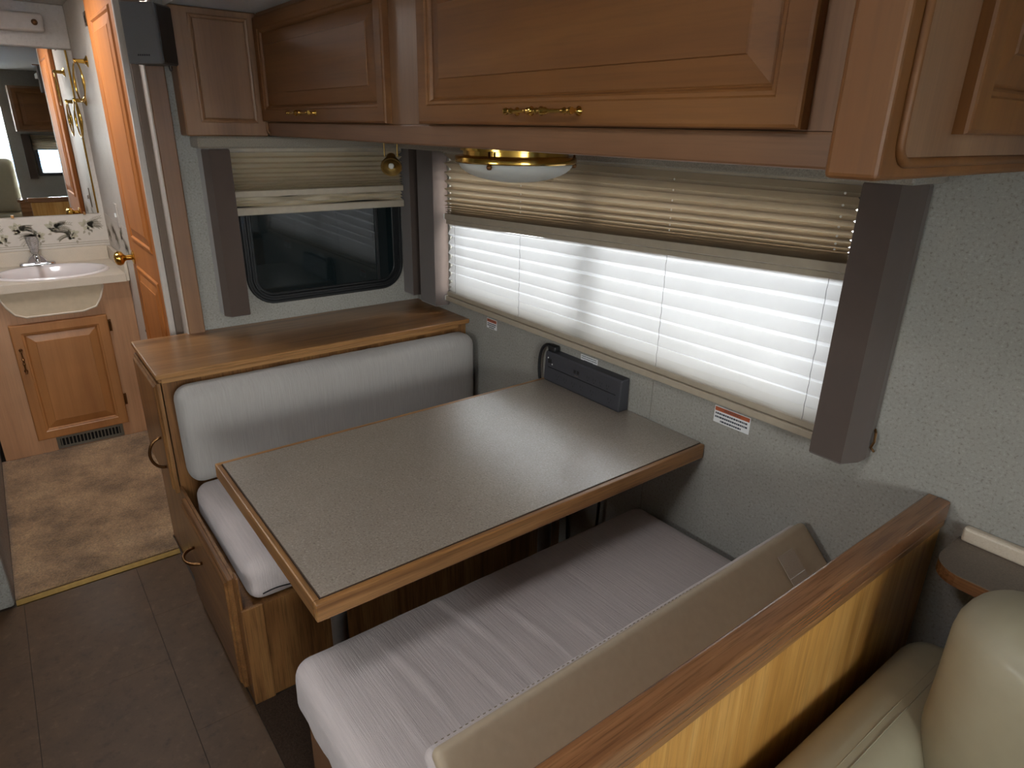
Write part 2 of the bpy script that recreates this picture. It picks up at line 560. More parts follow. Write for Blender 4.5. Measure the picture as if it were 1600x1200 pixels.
def rounded(bm, c, size, r, n=(8, 8, 3), k=4, fn=None, mtx=None):
    """soft rounded box; fn(local point, size) -> displaced point"""
    cs = [axis_coords(size[i], r, n[i], k) for i in range(3)]
    cache = {}
    inner = [max(size[i] / 2 - r, 0) for i in range(3)]

    def V(i, j, l):
        key = (i, j, l)
        if key in cache: return cache[key]
        p = Vector((cs[0][i], cs[1][j], cs[2][l]))
        q = Vector([max(-inner[a], min(inner[a], p[a])) for a in range(3)])
        d = p - q
        if d.length > 1e-9:
            # map the cube-shaped shell onto a sphere
            m = max(abs(d.x), abs(d.y), abs(d.z))
            d = d.normalized() * m
            if m > 0: d = d / m * min(r, m) if m < r * .999 else d.normalized() * r
        p = q + d
        if fn: p = fn(p, size)
        w = (mtx @ p) if mtx else p
        v = bm.verts.new(w + Vector(c))
        cache[key] = v
        return v
    ni, nj, nl = len(cs[0]) - 1, len(cs[1]) - 1, len(cs[2]) - 1
    for i in range(ni):
        for j in range(nj):
            bm.faces.new((V(i, j, 0), V(i, j + 1, 0), V(i + 1, j + 1, 0), V(i + 1, j, 0)))
            bm.faces.new((V(i, j, nl), V(i + 1, j, nl), V(i + 1, j + 1, nl), V(i, j + 1, nl)))
    for i in range(ni):
        for l in range(nl):
            bm.faces.new((V(i, 0, l), V(i + 1, 0, l), V(i + 1, 0, l + 1), V(i, 0, l + 1)))
            bm.faces.new((V(i, nj, l), V(i, nj, l + 1), V(i + 1, nj, l + 1), V(i + 1, nj, l)))
    for j in range(nj):
        for l in range(nl):
            bm.faces.new((V(0, j, l), V(0, j, l + 1), V(0, j + 1, l + 1), V(0, j + 1, l)))
            bm.faces.new((V(ni, j, l), V(ni, j + 1, l), V(ni, j + 1, l + 1), V(ni, j, l + 1)))
    return bm


# ------------------------------------------------------------------ room shell
YL, XF, ZC = -2.50, 5.00, 2.08      # left wall, windshield end, ceiling
XB, YH = -1.60, -1.00               # bath back wall, hall wall
W0, W1, WZ0, WZ1 = 0.285, 1.958, 0.905, 1.462     # big window opening in the slide-out wall


def holed(bm, axis, a, b, u0, u1, v0, v1, holes):
    """wall slab with rectangular holes (cut into grid cells)"""
    us = sorted({u0, u1} | {h[0] for h in holes} | {h[1] for h in holes})
    vs = sorted({v0, v1} | {h[2] for h in holes} | {h[3] for h in holes})
    for i in range(len(us) - 1):
        for j in range(len(vs) - 1):
            cu, cv = (us[i] + us[i + 1]) / 2, (vs[j] + vs[j + 1]) / 2
            if any(h[0] < cu < h[1] and h[2] < cv < h[3] for h in holes): continue
            if axis == 'Y': box(bm, us[i], us[i + 1], a, b, vs[j], vs[j + 1])
            elif axis == 'X': box(bm, a, b, us[i], us[i + 1], vs[j], vs[j + 1])
            else: box(bm, us[i], us[i + 1], vs[j], vs[j + 1], a, b)
    bmesh.ops.remove_doubles(bm, verts=bm.verts, dist=1e-5)
    return bm


# wall of the slide-out: two wallpaper panels with a hairline seam
wr = struct('wall_right', holed(NB(), 'Y', 0.0, 0.05, -0.05, 1.409, 0, 2.1, [(W0, 1.409, WZ0, WZ1)]), M['wallpaper'])
w2 = obj('wallpaper_panel', holed(NB(), 'Y', 0.0, 0.05, 1.411, XF, 0, 2.1, [(1.411, W1, WZ0, WZ1), ]), M['wallpaper'], wr)
obj('wallpaper_seam', Bx(1.409, 1.411, 0.002, 0.05, 0, WZ0), M['thread'], wr)
struct('wall_back', Bx(-0.05, 0.0, -0.935, 0.0, 0, 2.1), M['wallpaper'])
struct('wall_hall', Bx(XB, -0.085, YH, YH + 0.05, 0, 2.1), M['lining'])
struct('wall_bath', Bx(XB - 0.05, XB, -2.5, YH + 0.05, 0, 2.1), M['lining'])
wl = struct('wall_left', Bx(XB, 0.13, -1.76, -1.69, 0, 2.1, bev=0.012, seg=2), M['wallpaper'])
struct('wall_front', holed(NB(), 'X', XF, XF + 0.05, YL, 0.05, 0, 2.1, [(-2.38, -0.16, 0.72, 1.88)]), M['headliner'])
struct('wall_side', holed(NB(), 'Y', YL - 0.05, YL, 0.10, XF, 0, 2.1, [(1.50, 2.00, 1.26, 1.58)]), M['wallpaper'])
struct('wall_closet', Bx(0.08, 0.13, YL, -1.76, 0, 2.1), M['wallpaper'])
# ceilings
struct('ceiling', holed(NB(), 'Z', ZC, ZC + 0.05, XB, XF, YL, 0.05, [(-0.78, -0.36, -1.58, -1.24), (1.95, 2.25, -1.77, -1.47)]), M['headliner'])
struct('ceiling_slide', Bx(0.0, 2.30, -0.90, 0.0, 1.915, 1.955), M['headliner'])
# floor: vinyl slab with sheet tiles, carpets
fl = struct('floor', Bx(XB, XF, YL, 0.05, -0.05, -0.0035), M['grout'])
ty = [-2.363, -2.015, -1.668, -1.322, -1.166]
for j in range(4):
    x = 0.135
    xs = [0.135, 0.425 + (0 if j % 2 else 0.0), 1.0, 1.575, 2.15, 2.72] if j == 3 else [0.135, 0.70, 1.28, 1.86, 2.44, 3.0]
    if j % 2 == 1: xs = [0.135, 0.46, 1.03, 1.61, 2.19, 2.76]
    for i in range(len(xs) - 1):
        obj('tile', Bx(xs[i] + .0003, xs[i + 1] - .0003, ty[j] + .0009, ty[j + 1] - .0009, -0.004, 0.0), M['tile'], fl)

# carpet in the hall
bm = NB()
nx, ny = 70, 40
gx0, gx1, gy0, gy1 = -1.135, 0.10, -1.689, -1.001
grid = []
for i in range(nx + 1):
    row = []
    for j in range(ny + 1):
        x = gx0 + (gx1 - gx0) * i / nx; y = gy0 + (gy1 - gy0) * j / ny
        if x > -.012: y = min(y, -1.1645)
        z = 0.009 + 0.0025 * noise.noise(Vector((x * 40, y * 40, 0)))
        row.append(bm.verts.new((x, y, z)))
    grid.append(row)
for i in range(nx):
    for j in range(ny):
        bm.faces.new((grid[i][j], grid[i + 1][j], grid[i + 1][j + 1], grid[i][j + 1]))
rim = [e for e in bm.edges if len(e.link_faces) == 1]
ex = bmesh.ops.extrude_edge_only(bm, edges=rim)
for v in [g for g in ex['geom'] if isinstance(g, bmesh.types.BMVert)]:
    v.co.z = -0.002
M['hall_carpet'] = fabric('hall_carpet', srgb(178, 146, 108), 0.42, (1, 1, 1), 150, 1.0, 1.0, 0.006, 700, 0.3)
tn = M['hall_carpet'].node_tree
bs = tn.nodes['Principled BSDF']
src = bs.inputs['Base Color'].links[0].from_socket
mpn = mapping(tn, (1, 1, 1))
nn = noise_n(tn, mpn, 5.0, 5, 0.7)
rr = ramp(tn, [(0.36, (0.50, 0.46, 0.42, 1)), (0.5, (0.85, 0.80, 0.76, 1)), (0.66, (1.12, 1.10, 1.06, 1))])
tn.links.new(nn.outputs[0], rr.inputs[0])
tn.links.new(mixc(tn, 1.0, src, rr.outputs[0], 'MULTIPLY'), bs.inputs['Base Color'])
tag(obj('carpet', bm, M['hall_carpet'], smooth=True), 'worn tan cut-pile carpet covering the hall floor in front of the vanity', 'carpet', kind='stuff')
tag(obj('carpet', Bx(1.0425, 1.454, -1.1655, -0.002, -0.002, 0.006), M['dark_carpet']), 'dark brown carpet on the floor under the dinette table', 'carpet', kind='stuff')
bm = NB()
prism(bm, [(0.104, 0.0), (0.108, 0.009), (0.113, 0.011), (0.120, 0.007), (0.130, 0.001), (0.130, -0.003), (0.104, -0.003)], 'Y', -1.688, -1.1655)
tag(obj('threshold_strip', bm, M['brass_dull']), 'brass threshold strip between hall carpet and vinyl floor', 'threshold')

# ------------------------------------------------------------------ hall: seal, casing, door, lock
struct('trim_1', Bx(0.002, 0.022, -0.985, -0.928, 0, 1.915, bev=0.003), M['frameZ'])
obj('casing_edge', Bx(-0.05, 0.021, -0.990, -0.9855, 0, 1.915, bev=0.001), M['trim_white'], bpy.data.objects['trim_1'])
struct('trim_2', Bx(-0.08, -0.055, -1.012, -0.955, 0, 2.08), M['trim_brown'])
struct('trim_3', Bx(-0.104, -0.084, -1.030, -1.0005, 0, 2.08, bev=0.002), M['trim_white'])
# the wood door, in the plane of the hall wall
dm = Matrix.Translation((-0.79, YH - 0.002, 0.02))
dr = Bx(-0.72, -0.106, -1.026, -1.001, 0.02, 2.05, bev=0.003)
door = struct('door_1', dr, M['door_wood'])


def door_panel(z0, z1, nm='raised_panel'):
    bm = NB()
    mt = Matrix.Translation((-0.60, -1.0265, z0))
    f0, l0 = nested(bm, mt, 0.42, z1 - z0, [(0, 0), (.006, .006), (.014, .006), (.020, -0.004 + .004), (.055, .007), (.057, .009)], True)
    bm.faces.new(f0[::-1])
    return obj(nm, bm, M['door_wood'], door)
door_panel(1.10, 1.93); door_panel(0.14, 0.99)
bm = NB()
lathe(bm, [(.030, 0), (.030, .004), (.012, .010), (.011, .030), (.016, .036), (.028, .044), (.031, .056), (.027, .068), (.015, .075), (0, .077)], rot_to((0, -1, 0), (-0.665, -1.026, 1.015)), 24)
obj('door_knob', bm, M['brass'], door, smooth=True, angle=40)
t = thing('door_catch', 'small black latch catch on the hall wall beside the orange door', 'latch', (-0.745, -1.001, 0.66))
obj('plate', Bx(-0.755, -0.735, -1.006, -1.001, 0.635, 0.685, bev=.001), M['black_metal'], t)
obj('hook', Bx(-0.752, -0.738, -1.024, -1.005, 0.655, 0.665, bev=.001), M['black_metal'], t)
t = thing('strike_plate', 'small dark metal strike plate high on the hall wall', 'plate', (-0.92, -1.001, 1.95))
obj('plate', Bx(-0.955, -0.895, -1.004, -1.0005, 1.93, 1.985, bev=.001), M['bronze'], t)
obj('latch_hole', Bx(-0.935, -0.915, -1.0046, -1.0041, 1.945, 1.97), M['dark_hole'], t)


# ------------------------------------------------------------------ bathroom corner
# vanity cabinet
VX = -1.14
van = thing('vanity_cabinet', 'pale maple vanity cabinet with one framed door under the sink', 'cabinet', (-1.37, -1.33, 0))
bm = NB()
box(bm, XB + .001, VX, -1.672, -1.002, 0, 0.74)
obj('body', bm, M['vanity_ply'], van)
obj('front_rail', Bx(VX - .018, VX, -1.672, -1.002, .7402, .828), M['vanity_ply'], van)
obj('edge_strip', Bx(VX, VX + .004, -1.672, -1.632, 0, 0.828), M['vanity_ply'], van)
vm = Matrix.Translation((VX, -1.528, 0.082)) @ Matrix.Rotation(PI / 2, 4, 'Z')
vd = frame_door(van, 'door', vm, 0.398, 0.588, 0.02, 0.055, M['vanity_door'], M['vanity_door'], 0.034)
spindle_pull(vd, (VX + .02, -1.503, 0.44), (VX + .02, -1.503, 0.56), (1, 0, 0), M['bronze'], 0.004)
for z in (0.185, 0.585):
    bm = NB(); tube(bm, [(VX + .012, -1.122, z), (VX + .012, -1.122, z + .05)], .005, 8)
    box(bm, VX, VX + .006, -1.130, -1.116, z - .005, z + .055)
    obj('hinge', bm, M['bronze'], van, smooth=False)
# bulge of the basin showing under the counter
bm = NB()
pts = [(-1.545, .828), (-1.515, .76), (-1.49, .722), (-1.45, .705), (-1.22, .704), (-1.165, .72), (-1.14, .76), (-1.118, .828)]
prism(bm, [(y, z) for y, z in pts], 'X', VX, VX + .028)
obj('basin_apron', bm, M['basin'], van)
bm = NB()
tube(bm, [(VX + .030, y, z) for y, z in [(-1.54, .822)] + pts[1:-1] + [(-1.119, .822)]], .005, 8)
obj('apron_bead', bm, M['counter'], van, smooth=True)
# counter
ct = thing('vanity_counter', 'beige laminate vanity counter with oval cut-out and backsplash', 'counter', (-1.37, -1.33, 0.828))
bm = NB()
SCX, SCY, SA, SB_ = -1.31, -1.30, 0.185, 0.232   # sink centre, x and y radius
NS = 40
ell = [(SCX + SA * math.cos(2 * PI * i / NS), SCY + SB_ * math.sin(2 * PI * i / NS)) for i in range(NS)]
x0, x1, y0, y1 = XB + .02, -1.09, -1.68, -1.018
def sq(i):
    a = 2 * PI * i / NS; c, s = math.cos(a), math.sin(a)
    tx = ((x1 if c > 0 else x0) - SCX) / c if abs(c) > 1e-6 else 1e9
    tyy = ((y1 if s > 0 else y0) - SCY) / s if abs(s) > 1e-6 else 1e9
    t_ = min(tx, tyy); return (SCX + c * t_, SCY + s * t_)
outer = [sq(i) for i in range(NS)]
for z in (0.865, 0.829):
    va = [bm.verts.new((x, y, z)) for x, y in ell]; vb = [bm.verts.new((x, y, z)) for x, y in outer]
    for i in range(NS):
        j = (i + 1) % NS
        bm.faces.new((va[i], va[j], vb[j], vb[i]))
    if z == 0.865: ta, tb = va, vb
    else:
        for i in range(NS):
            j = (i + 1) % NS
            bm.faces.new((ta[i], ta[j], va[j], va[i])); bm.faces.new((tb[i], tb[j], vb[j], vb[i]))
# fill the four corners cut by the fan
for cx, cy in ((x0, y0), (x0, y1), (x1, y0), (x1, y1)):
    near = sorted(range(NS), key=lambda i: (outer[i][0] - cx) ** 2 + (outer[i][1] - cy) ** 2)[:2]
    i, j = near
    q = [(cx, cy), outer[i], outer[j]]
    prism(bm, q, 'Z', 0.829, 0.865)
obj('counter_top', bm, M['counter'], ct)
bm = NB(); box(bm, x0 - .0185, x0, y0, YH - .018, 0.829, 0.937, bev=.003); obj('backsplash', bm, M['counter'], ct)
bm = NB(); box(bm, x0, x1, YH - .018, YH - .0015, 0.829, 0.937, bev=.003); obj('side_splash', bm, M['counter'], ct)
snk = thing('sink', 'white oval drop-in sink in the vanity counter', 'sink', (SCX, SCY, 0.866))
bm = NB()
rings = []
for f, z in ((1.05, .866), (1.04, .872), (1.0, .875), (.95, .872), (.90, .862), (.82, .82), (.66, .775), (.40, .755), (.10, .750)):
    rings.append([bm.verts.new((SCX + SA * f * math.cos(2 * PI * i / NS), SCY + SB_ * f * math.sin(2 * PI * i / NS), z)) for i in range(NS)])
for a, b in zip(rings, rings[1:]):
    for i in range(NS):
        bm.faces.new((a[i], a[(i + 1) % NS], b[(i + 1) % NS], b[i]))
bm.faces.new(rings[-1])
obj('bowl', bm, M['porcelain'], snk, smooth=True)
bm = NB(); lathe(bm, [(.02, 0), (.022, .002), (.015, .003), (0, .003)], Matrix.Translation((SCX, SCY, .7505)), 16); obj('drain', bm, M['chrome'], snk, smooth=True)
fc = thing('faucet', 'chrome faucet with a clear acrylic knob behind the sink', 'faucet', (-1.532, -1.345, 0.865))
bm = NB(); rounded(bm, (-1.532, -1.345, .876), (.05, .155, .020), .009, (2, 6, 1), 3); obj('base_plate', bm, M['chrome'], fc, smooth=True)
bm = NB(); prism(bm, [(-1.39, .885), (-1.30, .885), (-1.315, .910), (-1.335, .928), (-1.355, .928), (-1.375, .910)], 'X', -1.553, -1.507); obj('valve_body', bm, M['chrome'], fc)
bm = NB(); tube(bm, [(-1.50, -1.345, .912), (-1.46, -1.345, .925), (-1.41, -1.345, .915), (-1.40, -1.345, .900)], [.013, .012, .011, .010], 12); obj('spout', bm, M['chrome'], fc, smooth=True)
def acrylic():
    m, t, b = base_mat('clear_acrylic')
    b.inputs['Base Color'].default_value = (.92, .90, .92, 1); b.inputs['Roughness'].default_value = .05
    b.inputs['Transmission Weight'].default_value = .85; b.inputs['IOR'].default_value = 1.45
    return m
M['acrylic'] = acrylic()
bm = NB(); lathe(bm, [(.014, 0), (.018, .010), (.021, .035), (.026, .055), (.028, .075), (.024, .083), (0, .085)], Matrix.Translation((-1.532, -1.345, .928)), 8); obj('knob', bm, M['acrylic'], fc)
# vent register in the toe of the vanity
vt = thing('floor_vent', 'dark metal vent register at the foot of the vanity', 'vent', (VX + .001, -1.31, 0.018))
bm = NB()
mt = Matrix.Translation((VX + .0008, -1.455, 0.012)) @ Matrix.Rotation(PI / 2, 4, 'Z')
f0, l0 = nested(bm, mt, 0.295, 0.068, [(0, 0), (0, .003), (.003, .005), (.013, .005), (.014, .001)], True); bm.faces.new(f0[::-1])
obj('frame', bm, M['vent'], vt)
obj('slot_back', Bx(VX + .0018, VX + .0022, -1.440, -1.175, .027, .066), M['dark_hole'], vt)
for i in range(17):
    y = -1.437 + .0158 * i
    obj('slat', Bx(VX + .0022, VX + .0062, y, y + .005, .0255, .0665), M['vent'], vt)

# mirror with brass edge
mir = thing('wall_mirror', 'large wall mirror with brass side edge above the vanity sink', 'mirror', (XB, -1.33, 1.106))
obj('glass', Bx(XB + .001, XB + .006, -1.68, -1.03, 1.106, 1.885), M['mirror'], mir)
bm = NB(); prism(bm, [(XB + .001, -1.030), (XB + .006, -1.031), (XB + .008, -1.027), (XB + .006, -1.023), (XB + .001, -1.022)], 'Z', 1.106, 1.885)
obj('brass_edge', bm, M['brass'], mir)
for y in (-1.40, -1.09):
    bm = NB(); box(bm, XB + .0062, XB + .009, y - .006, y + .006, 1.100, 1.115); obj('clip', bm, M['bronze'], mir)
# header box and light bar above the mirror
struct('trim_4', Bx(XB + .0005, XB + .035, -1.68, YH - .001, 1.888, 2.079, bev=.004), M['lining'])
lb = thing('vanity_light', 'pale light bar with a brass knob above the mirror', 'light', (XB + .036, -1.30, 1.95))
obj('bar', Bx(XB + .036, XB + .10, -1.68, -1.10, 1.948, 2.028, bev=.012, seg=3), M['trim_white'], lb)
bm = NB(); lathe(bm, [(.013, 0), (.013, .003), (.006, .006), (.006, .010), (.010, .014), (.008, .02), (0, .022)], rot_to((1, 0, 0), (XB + .10, -1.136, 1.988)), 14); obj('finial', bm, M['bronze'], lb, smooth=True)
# wallpaper border with a flower print
bd = thing('wallpaper_border', 'floral wallpaper border of fern sprays and roses below the mirror', 'wallpaper', (XB, -1.3, 0.96))
obj('paper', Bx(XB + .0004, XB + .0012, -1.68, YH - .0005, .938, 1.104), M['border_paper'], bd)
obj('side_paper', Bx(XB + .002, -0.80, YH - .0012, YH - .0002, .938, 1.104), M['border_paper'], bd)
for nm, z in (('stripe', .948), ('stripe', .958)):
    obj(nm, Bx(XB + .0012, XB + .0016, -1.68, YH - .0015, z, z + .003), M['leaf_print'], bd)
rnd = random.Random(3)
def leaf(bm, P, a, L, w, ins):
    """one pointed leaf in a (u,v) plane mapped by ins"""
    c, s = math.cos(a), math.sin(a)
    pts = [(0, 0), (L * .35, w), (L * .7, w * .7), (L, 0), (L * .7, -w * .5), (L * .35, -w * .8)]
    q = [ins(P[0] + u * c - v * s, P[1] + u * s + v * c) for u, v in pts]
    bm.faces.new([bm.verts.new(x) for x in q])
def spray(bl, bf, ins, u, v, flip):
    # arching fern stem with leaflets, then a rose of overlapping petals
    for k in range(5):
        a0 = rnd.uniform(.1, 1.2) * flip; L = rnd.uniform(.05, .09); x, y, a = u, v, (PI if flip < 0 else 0) + a0
        n = 9
        for i in range(n):
            a -= .10 * (1 if flip > 0 else -1); x += math.cos(a) * L / n; y += math.sin(a) * L / n
            if not (.966 < y < 1.095): break
            for sd in (-1, 1):
                leaf(bl, (x, y), a + sd * .6, .017, .0020, ins)
    for k in range(6):
        leaf(bl, (u + rnd.uniform(-.02, .02), max(.972, v + rnd.uniform(-.03, .0))), rnd.uniform(0, 6.3), .020, .0065, ins)
    for k in range(10):
        a = k * 2.4; r_ = .002 * k
        leaf(bf, (u + math.cos(a) * r_, v + .008 + math.sin(a) * r_ * .8), a, .022, .010, ins)
for k, (fname, insf, us) in enumerate((('back', lambda u, v: (XB + .0016, u, v), [-1.62, -1.545, -1.47, -1.39, -1.315, -1.24, -1.165, -1.09]), ('side', lambda u, v: (u, YH - .0016, v), [-1.5, -1.38, -1.25, -1.12, -0.98, -0.87]))):
    b1, b2 = NB(), NB()
    for i, u in enumerate(us): spray(b1, b2, insf, u, .995 + .045 * (i % 2), 1 if i % 2 else -1)
    tag(obj('fern_print', b1, M['leaf_print'], bd), kind='stuff')
    tag(obj('rose_print', b2, M['flower_print'], bd), kind='stuff')
# towel rings
def towel_ring(x, z, lab, tilt):
    t = thing('towel_ring', lab, 'towel ring', (x, YH, z), 'brass towel rings on the hall wall')
    bm = NB(); lathe(bm, [(.024, 0), (.024, .003), (.017, .007), (.010, .012), (.008, .040), (.011, .046), (.009, .054), (0, .056)], rot_to((0, -1, 0), (x, YH, z)), 18)
    obj('post', bm, M['brass'], t, smooth=True, angle=50)
    bm = NB(); R_ = .082; cx, cy, cz = x, YH - .048, z - R_ - .004
    pts = [(cx + R_ * math.sin(a) * math.cos(tilt), cy + R_ * math.sin(a) * math.sin(tilt), cz + R_ * math.cos(a)) for a in [2 * PI * i / 32 for i in range(32)]]
    tube(bm, pts, [.0035 + .003 * math.exp(-((((i % 16) - 8) / 1.6) ** 2)) for i in range(32)], 8, True)
    obj('ring', bm, M['brass'], t, smooth=True)
towel_ring(-1.12, 1.81, 'upper brass towel ring on the pale hall wall beside the orange door', 0.10)
towel_ring(-1.42, 1.655, 'lower brass towel ring on the pale wall next to the mirror', 0.03)
t = thing('wall_plate', 'small white switch plate on the wall above the side splash', 'switch', (-1.10, YH, 1.14))
obj('plate', Bx(-1.14, -1.07, YH - .006, YH - .0003, 1.09, 1.20, bev=.002), M['trim_white'], t)
obj('toggle', Bx(-1.109, -1.101, YH - .014, YH - .006, 1.135, 1.155, bev=.001), M['white'], t)

# ------------------------------------------------------------------ windows
# big window: aluminium frame with two sliding panes outside the shade
wn = struct('window_1', holed(NB(), 'Y', 0.012, 0.046, W0 - .001, W1 + .001, WZ0 - .001, WZ1 + .001, [(W0 + .03, W1 - .03, WZ0 + .03, WZ1 - .03)]), M['black_metal'])
obj('centre_bar', Bx(1.075, 1.115, 0.014, 0.044, WZ0 + .03, WZ1 - .03, bev=.002), M['black_metal'], wn)
obj('pane', Bx(W0 + .03, 1.075, 0.026, 0.030, WZ0 + .03, WZ1 - .03), M['glass'], wn)
obj('pane', Bx(1.115, W1 - .03, 0.034, 0.038, WZ0 + .03, WZ1 - .03), M['glass'], wn)


def rrect(u0, u1, v0, v1, r, n=8):
    out = []
    for cu, cv, a0 in ((u1 - r, v1 - r, 0), (u0 + r, v1 - r, PI / 2), (u0 + r, v0 + r, PI), (u1 - r, v0 + r, 1.5 * PI)):
        for i in range(n + 1):
            a = a0 + PI / 2 * i / n
            out.append((cu + r * math.cos(a), cv + r * math.sin(a)))
    return out


def rring(bm, lv):
    """nested rounded rectangles in the x = const plane: lv = (u0,u1,v0,v1,r,x)"""
    prev = None
    for u0, u1, v0, v1, r, x in lv:
        ring = [bm.verts.new((x, u, v)) for u, v in rrect(u0, u1, v0, v1, r)]
        if prev:
            for i in range(len(ring)):
                j = (i + 1) % len(ring)
                bm.faces.new((prev[i], prev[j], ring[j], ring[i]))
        prev = ring
    return prev
bm = NB()
lv = []
for ins, x in ((0, .0005), (0, .010), (.003, .014), (.010, .014), (.013, .010), (.020, .010), (.023, .013), (.030, .013), (.034, .006), (.040, .006), (.044, .002)):
    lv.append((-.750 + ins, -.076 - ins, .900 + ins, 1.445 - ins, .105 - ins, x))
rring(bm, lv)
w2 = struct('window_2', bm, M['black_metal'], smooth=False)
bm = NB()
bm.faces.new([bm.verts.new((0.003, u, v)) for u, v in rrect(-.708, -.118, .942, 1.403, .063)])
obj('pane', bm, M['tinted'], w2)
obj('slider_bar', Bx(.0035, .009, -.200, -.188, .943, 1.40, bev=.001), M['black_metal'], w2)

# ------------------------------------------------------------------ pleated shades
def pleats(bm, xa, xb, zl, zr, y_of, nseg=24, seed=1, sag=0.0015, axis='X'):
    """folded fabric: zl / zr fold heights at both ends, y_of(i) the fold's depth"""
    rows = []
    for i, (a, b) in enumerate(zip(zl, zr)):
        row = []
        for k in range(nseg + 1):
            u = k / nseg
            z = a + (b - a) * u + sag * noise.noise(Vector((u * 5 + seed, i * 1.7, seed)))
            y = y_of(i) + sag * .8 * noise.noise(Vector((u * 6, i * 2.3, seed + 5)))
            p = (xa + (xb - xa) * u, y, z) if axis == 'X' else (y, xa + (xb - xa) * u, z)
            row.append(bm.verts.new(p))
        rows.append(row)
    for a, b in zip(rows, rows[1:]):
        for k in range(nseg):
            bm.faces.new((a[k], a[k + 1], b[k + 1], b[k]))
    return bm


def folds(z0, z1, steps):
    s = sum(steps); z = z0; out = [z0]
    for q in steps:
        z += (z1 - z0) * q / s; out.append(z)
    return out
XA, XC = 0.312, 1.930
bl = thing('pleated_shade', 'wide day-night pleated shade on the big window, half lowered', 'window shade', (1.10, -0.02, 0.876))
up = []
for s in (1.0, 1.0, .95, .85, .75, .62, .45, .3, .24, .2, .2):
    up += [s * .74, s * .26]
zl = folds(1.472, 1.246, up); zr = folds(1.472, 1.311, up)
obj('night_shade', pleats(NB(), XA, XC, zl, zr, lambda i: -.043 if i % 2 == 0 else -.006, 30, 2, .0008), M['night'], bl)
bm = NB()
def railbox(bm, z0l, z1l, z0r, z1r, y0, y1):
    q = [(XA - .006, y0, z0l), (XA - .006, y1, z0l), (XA - .006, y1, z1l), (XA - .006, y0, z1l)]
    r = [(XC + .004, y0, z0r), (XC + .004, y1, z0r), (XC + .004, y1, z1r), (XC + .004, y0, z1r)]
    a = [bm.verts.new(p) for p in q]; b = [bm.verts.new(p) for p in r]
    fs = [bm.faces.new(a), bm.faces.new(b[::-1])] + [bm.faces.new((a[i], a[(i + 1) % 4], b[(i + 1) % 4], b[i])) for i in range(4)]
    bmesh.ops.bevel(bm, geom=list({e for f in fs for e in f.edges}), offset=.002, segments=1, affect='EDGES')
railbox(bm, 1.222, 1.246, 1.289, 1.311, -.040, -.006)
railbox(bm, 1.204, 1.2205, 1.272, 1.2875, -.034, -.010)
obj('middle_rail', bm, M['shade_rail'], bl)
lo = []
for s in (1.1, 1.15, 1.15, 1.1, 1.05, 1.0, .75, .5, .35):
    lo += [s * .36, s * .64]
zl = folds(1.204, .926, lo); zr = folds(1.273, .926, lo)
obj('day_shade', pleats(NB(), XA, XC, zl, zr, lambda i: -.030 if i % 2 == 0 else -.008, 40, 4, .0025), M['sheer'], bl)
bm = NB(); railbox(bm, .911, .928, .911, .928, -.034, -.004); railbox(bm, .891, .910, .891, .910, -.042, -.002)
obj('bottom_rail', bm, M['shade_rail'], bl)
obj('head_rail', Bx(XA - .004, XC + .004, -.040, -.004, 1.473, 1.485), M['shade_rail'], bl)
for z in (1.232, 0.900):
    obj('end_cap', Bx(XA - .012, XA - .006, -.042, -.028, z - .009, z + .011, bev=.002), M['white'], bl)
for i, x in enumerate((0.370, 0.790, 1.440, 1.897)):
    bm = NB()
    u = (x - XA) / (XC - XA)
    zt = 1.204 + (1.273 - 1.204) * u
    n_ = 26
    pts = [(x + .0004 * math.sin(k * .9 + i), -.0335 + .0012 * math.sin(k * 2.1), zt + (0.93 - zt) * k / n_) for k in range(n_ + 1)]
    tube(bm, pts, .0006, 5)
    obj('cord', bm, M['cord'], bl)
bm = NB()
for x in (0.790, 1.440, 1.897):  # white discs stand in for daylight showing through the cord holes
    u = (x - XA) / (XC - XA)
    a = folds(1.472, 1.246, up); b = folds(1.472, 1.311, up)
    for k in range(1, 15, 2):
        z = a[k] + (b[k] - a[k]) * u
        lathe(bm, [(.0028, 0), (.0028, .001), (0, .0014)], rot_to((0, -1, 0), (x, -.0345, z)), 8)
obj('hole_light_dots', bm, M['eyelet'], bl)['kind'] = 'stuff'
# small shade
sb = thing('pleated_shade', 'narrow beige pleated shade drawn a third down over the dark small window', 'window shade', (0.03, -0.42, 1.25))
st = [.80, .26, .80, .26, .72, .24, .66, .22, .60, .20, .5, .18, .42, .16, .36, .14, .3, .12]
za = folds(1.470, 1.338, st)
obj('shade', pleats(NB(), -.768, -.082, za, za, lambda i: .050 if i % 2 == 0 else .016, 24, 8, .001, 'Y'), M['small_night'], sb)
obj('middle_rail', Bx(.018, .050, -.772, -.080, 1.314, 1.337, bev=.002), M['shade_rail'], sb)
bm = NB()
zc_ = folds(1.314, 1.278, [1, .8, 1, .7, 1])
obj('crumpled_pleats', pleats(bm, -.768, -.082, zc_, zc_, lambda i: .022 if i % 2 == 0 else .044, 60, 3, .010, 'Y'), M['small_night'], sb)
obj('bottom_rail', Bx(.016, .052, -.772, -.080, 1.250, 1.278, bev=.003), M['shade_rail'], sb)
obj('head_rail', Bx(.016, .046, -.768, -.082, 1.471, 1.485), M['shade_rail'], sb)

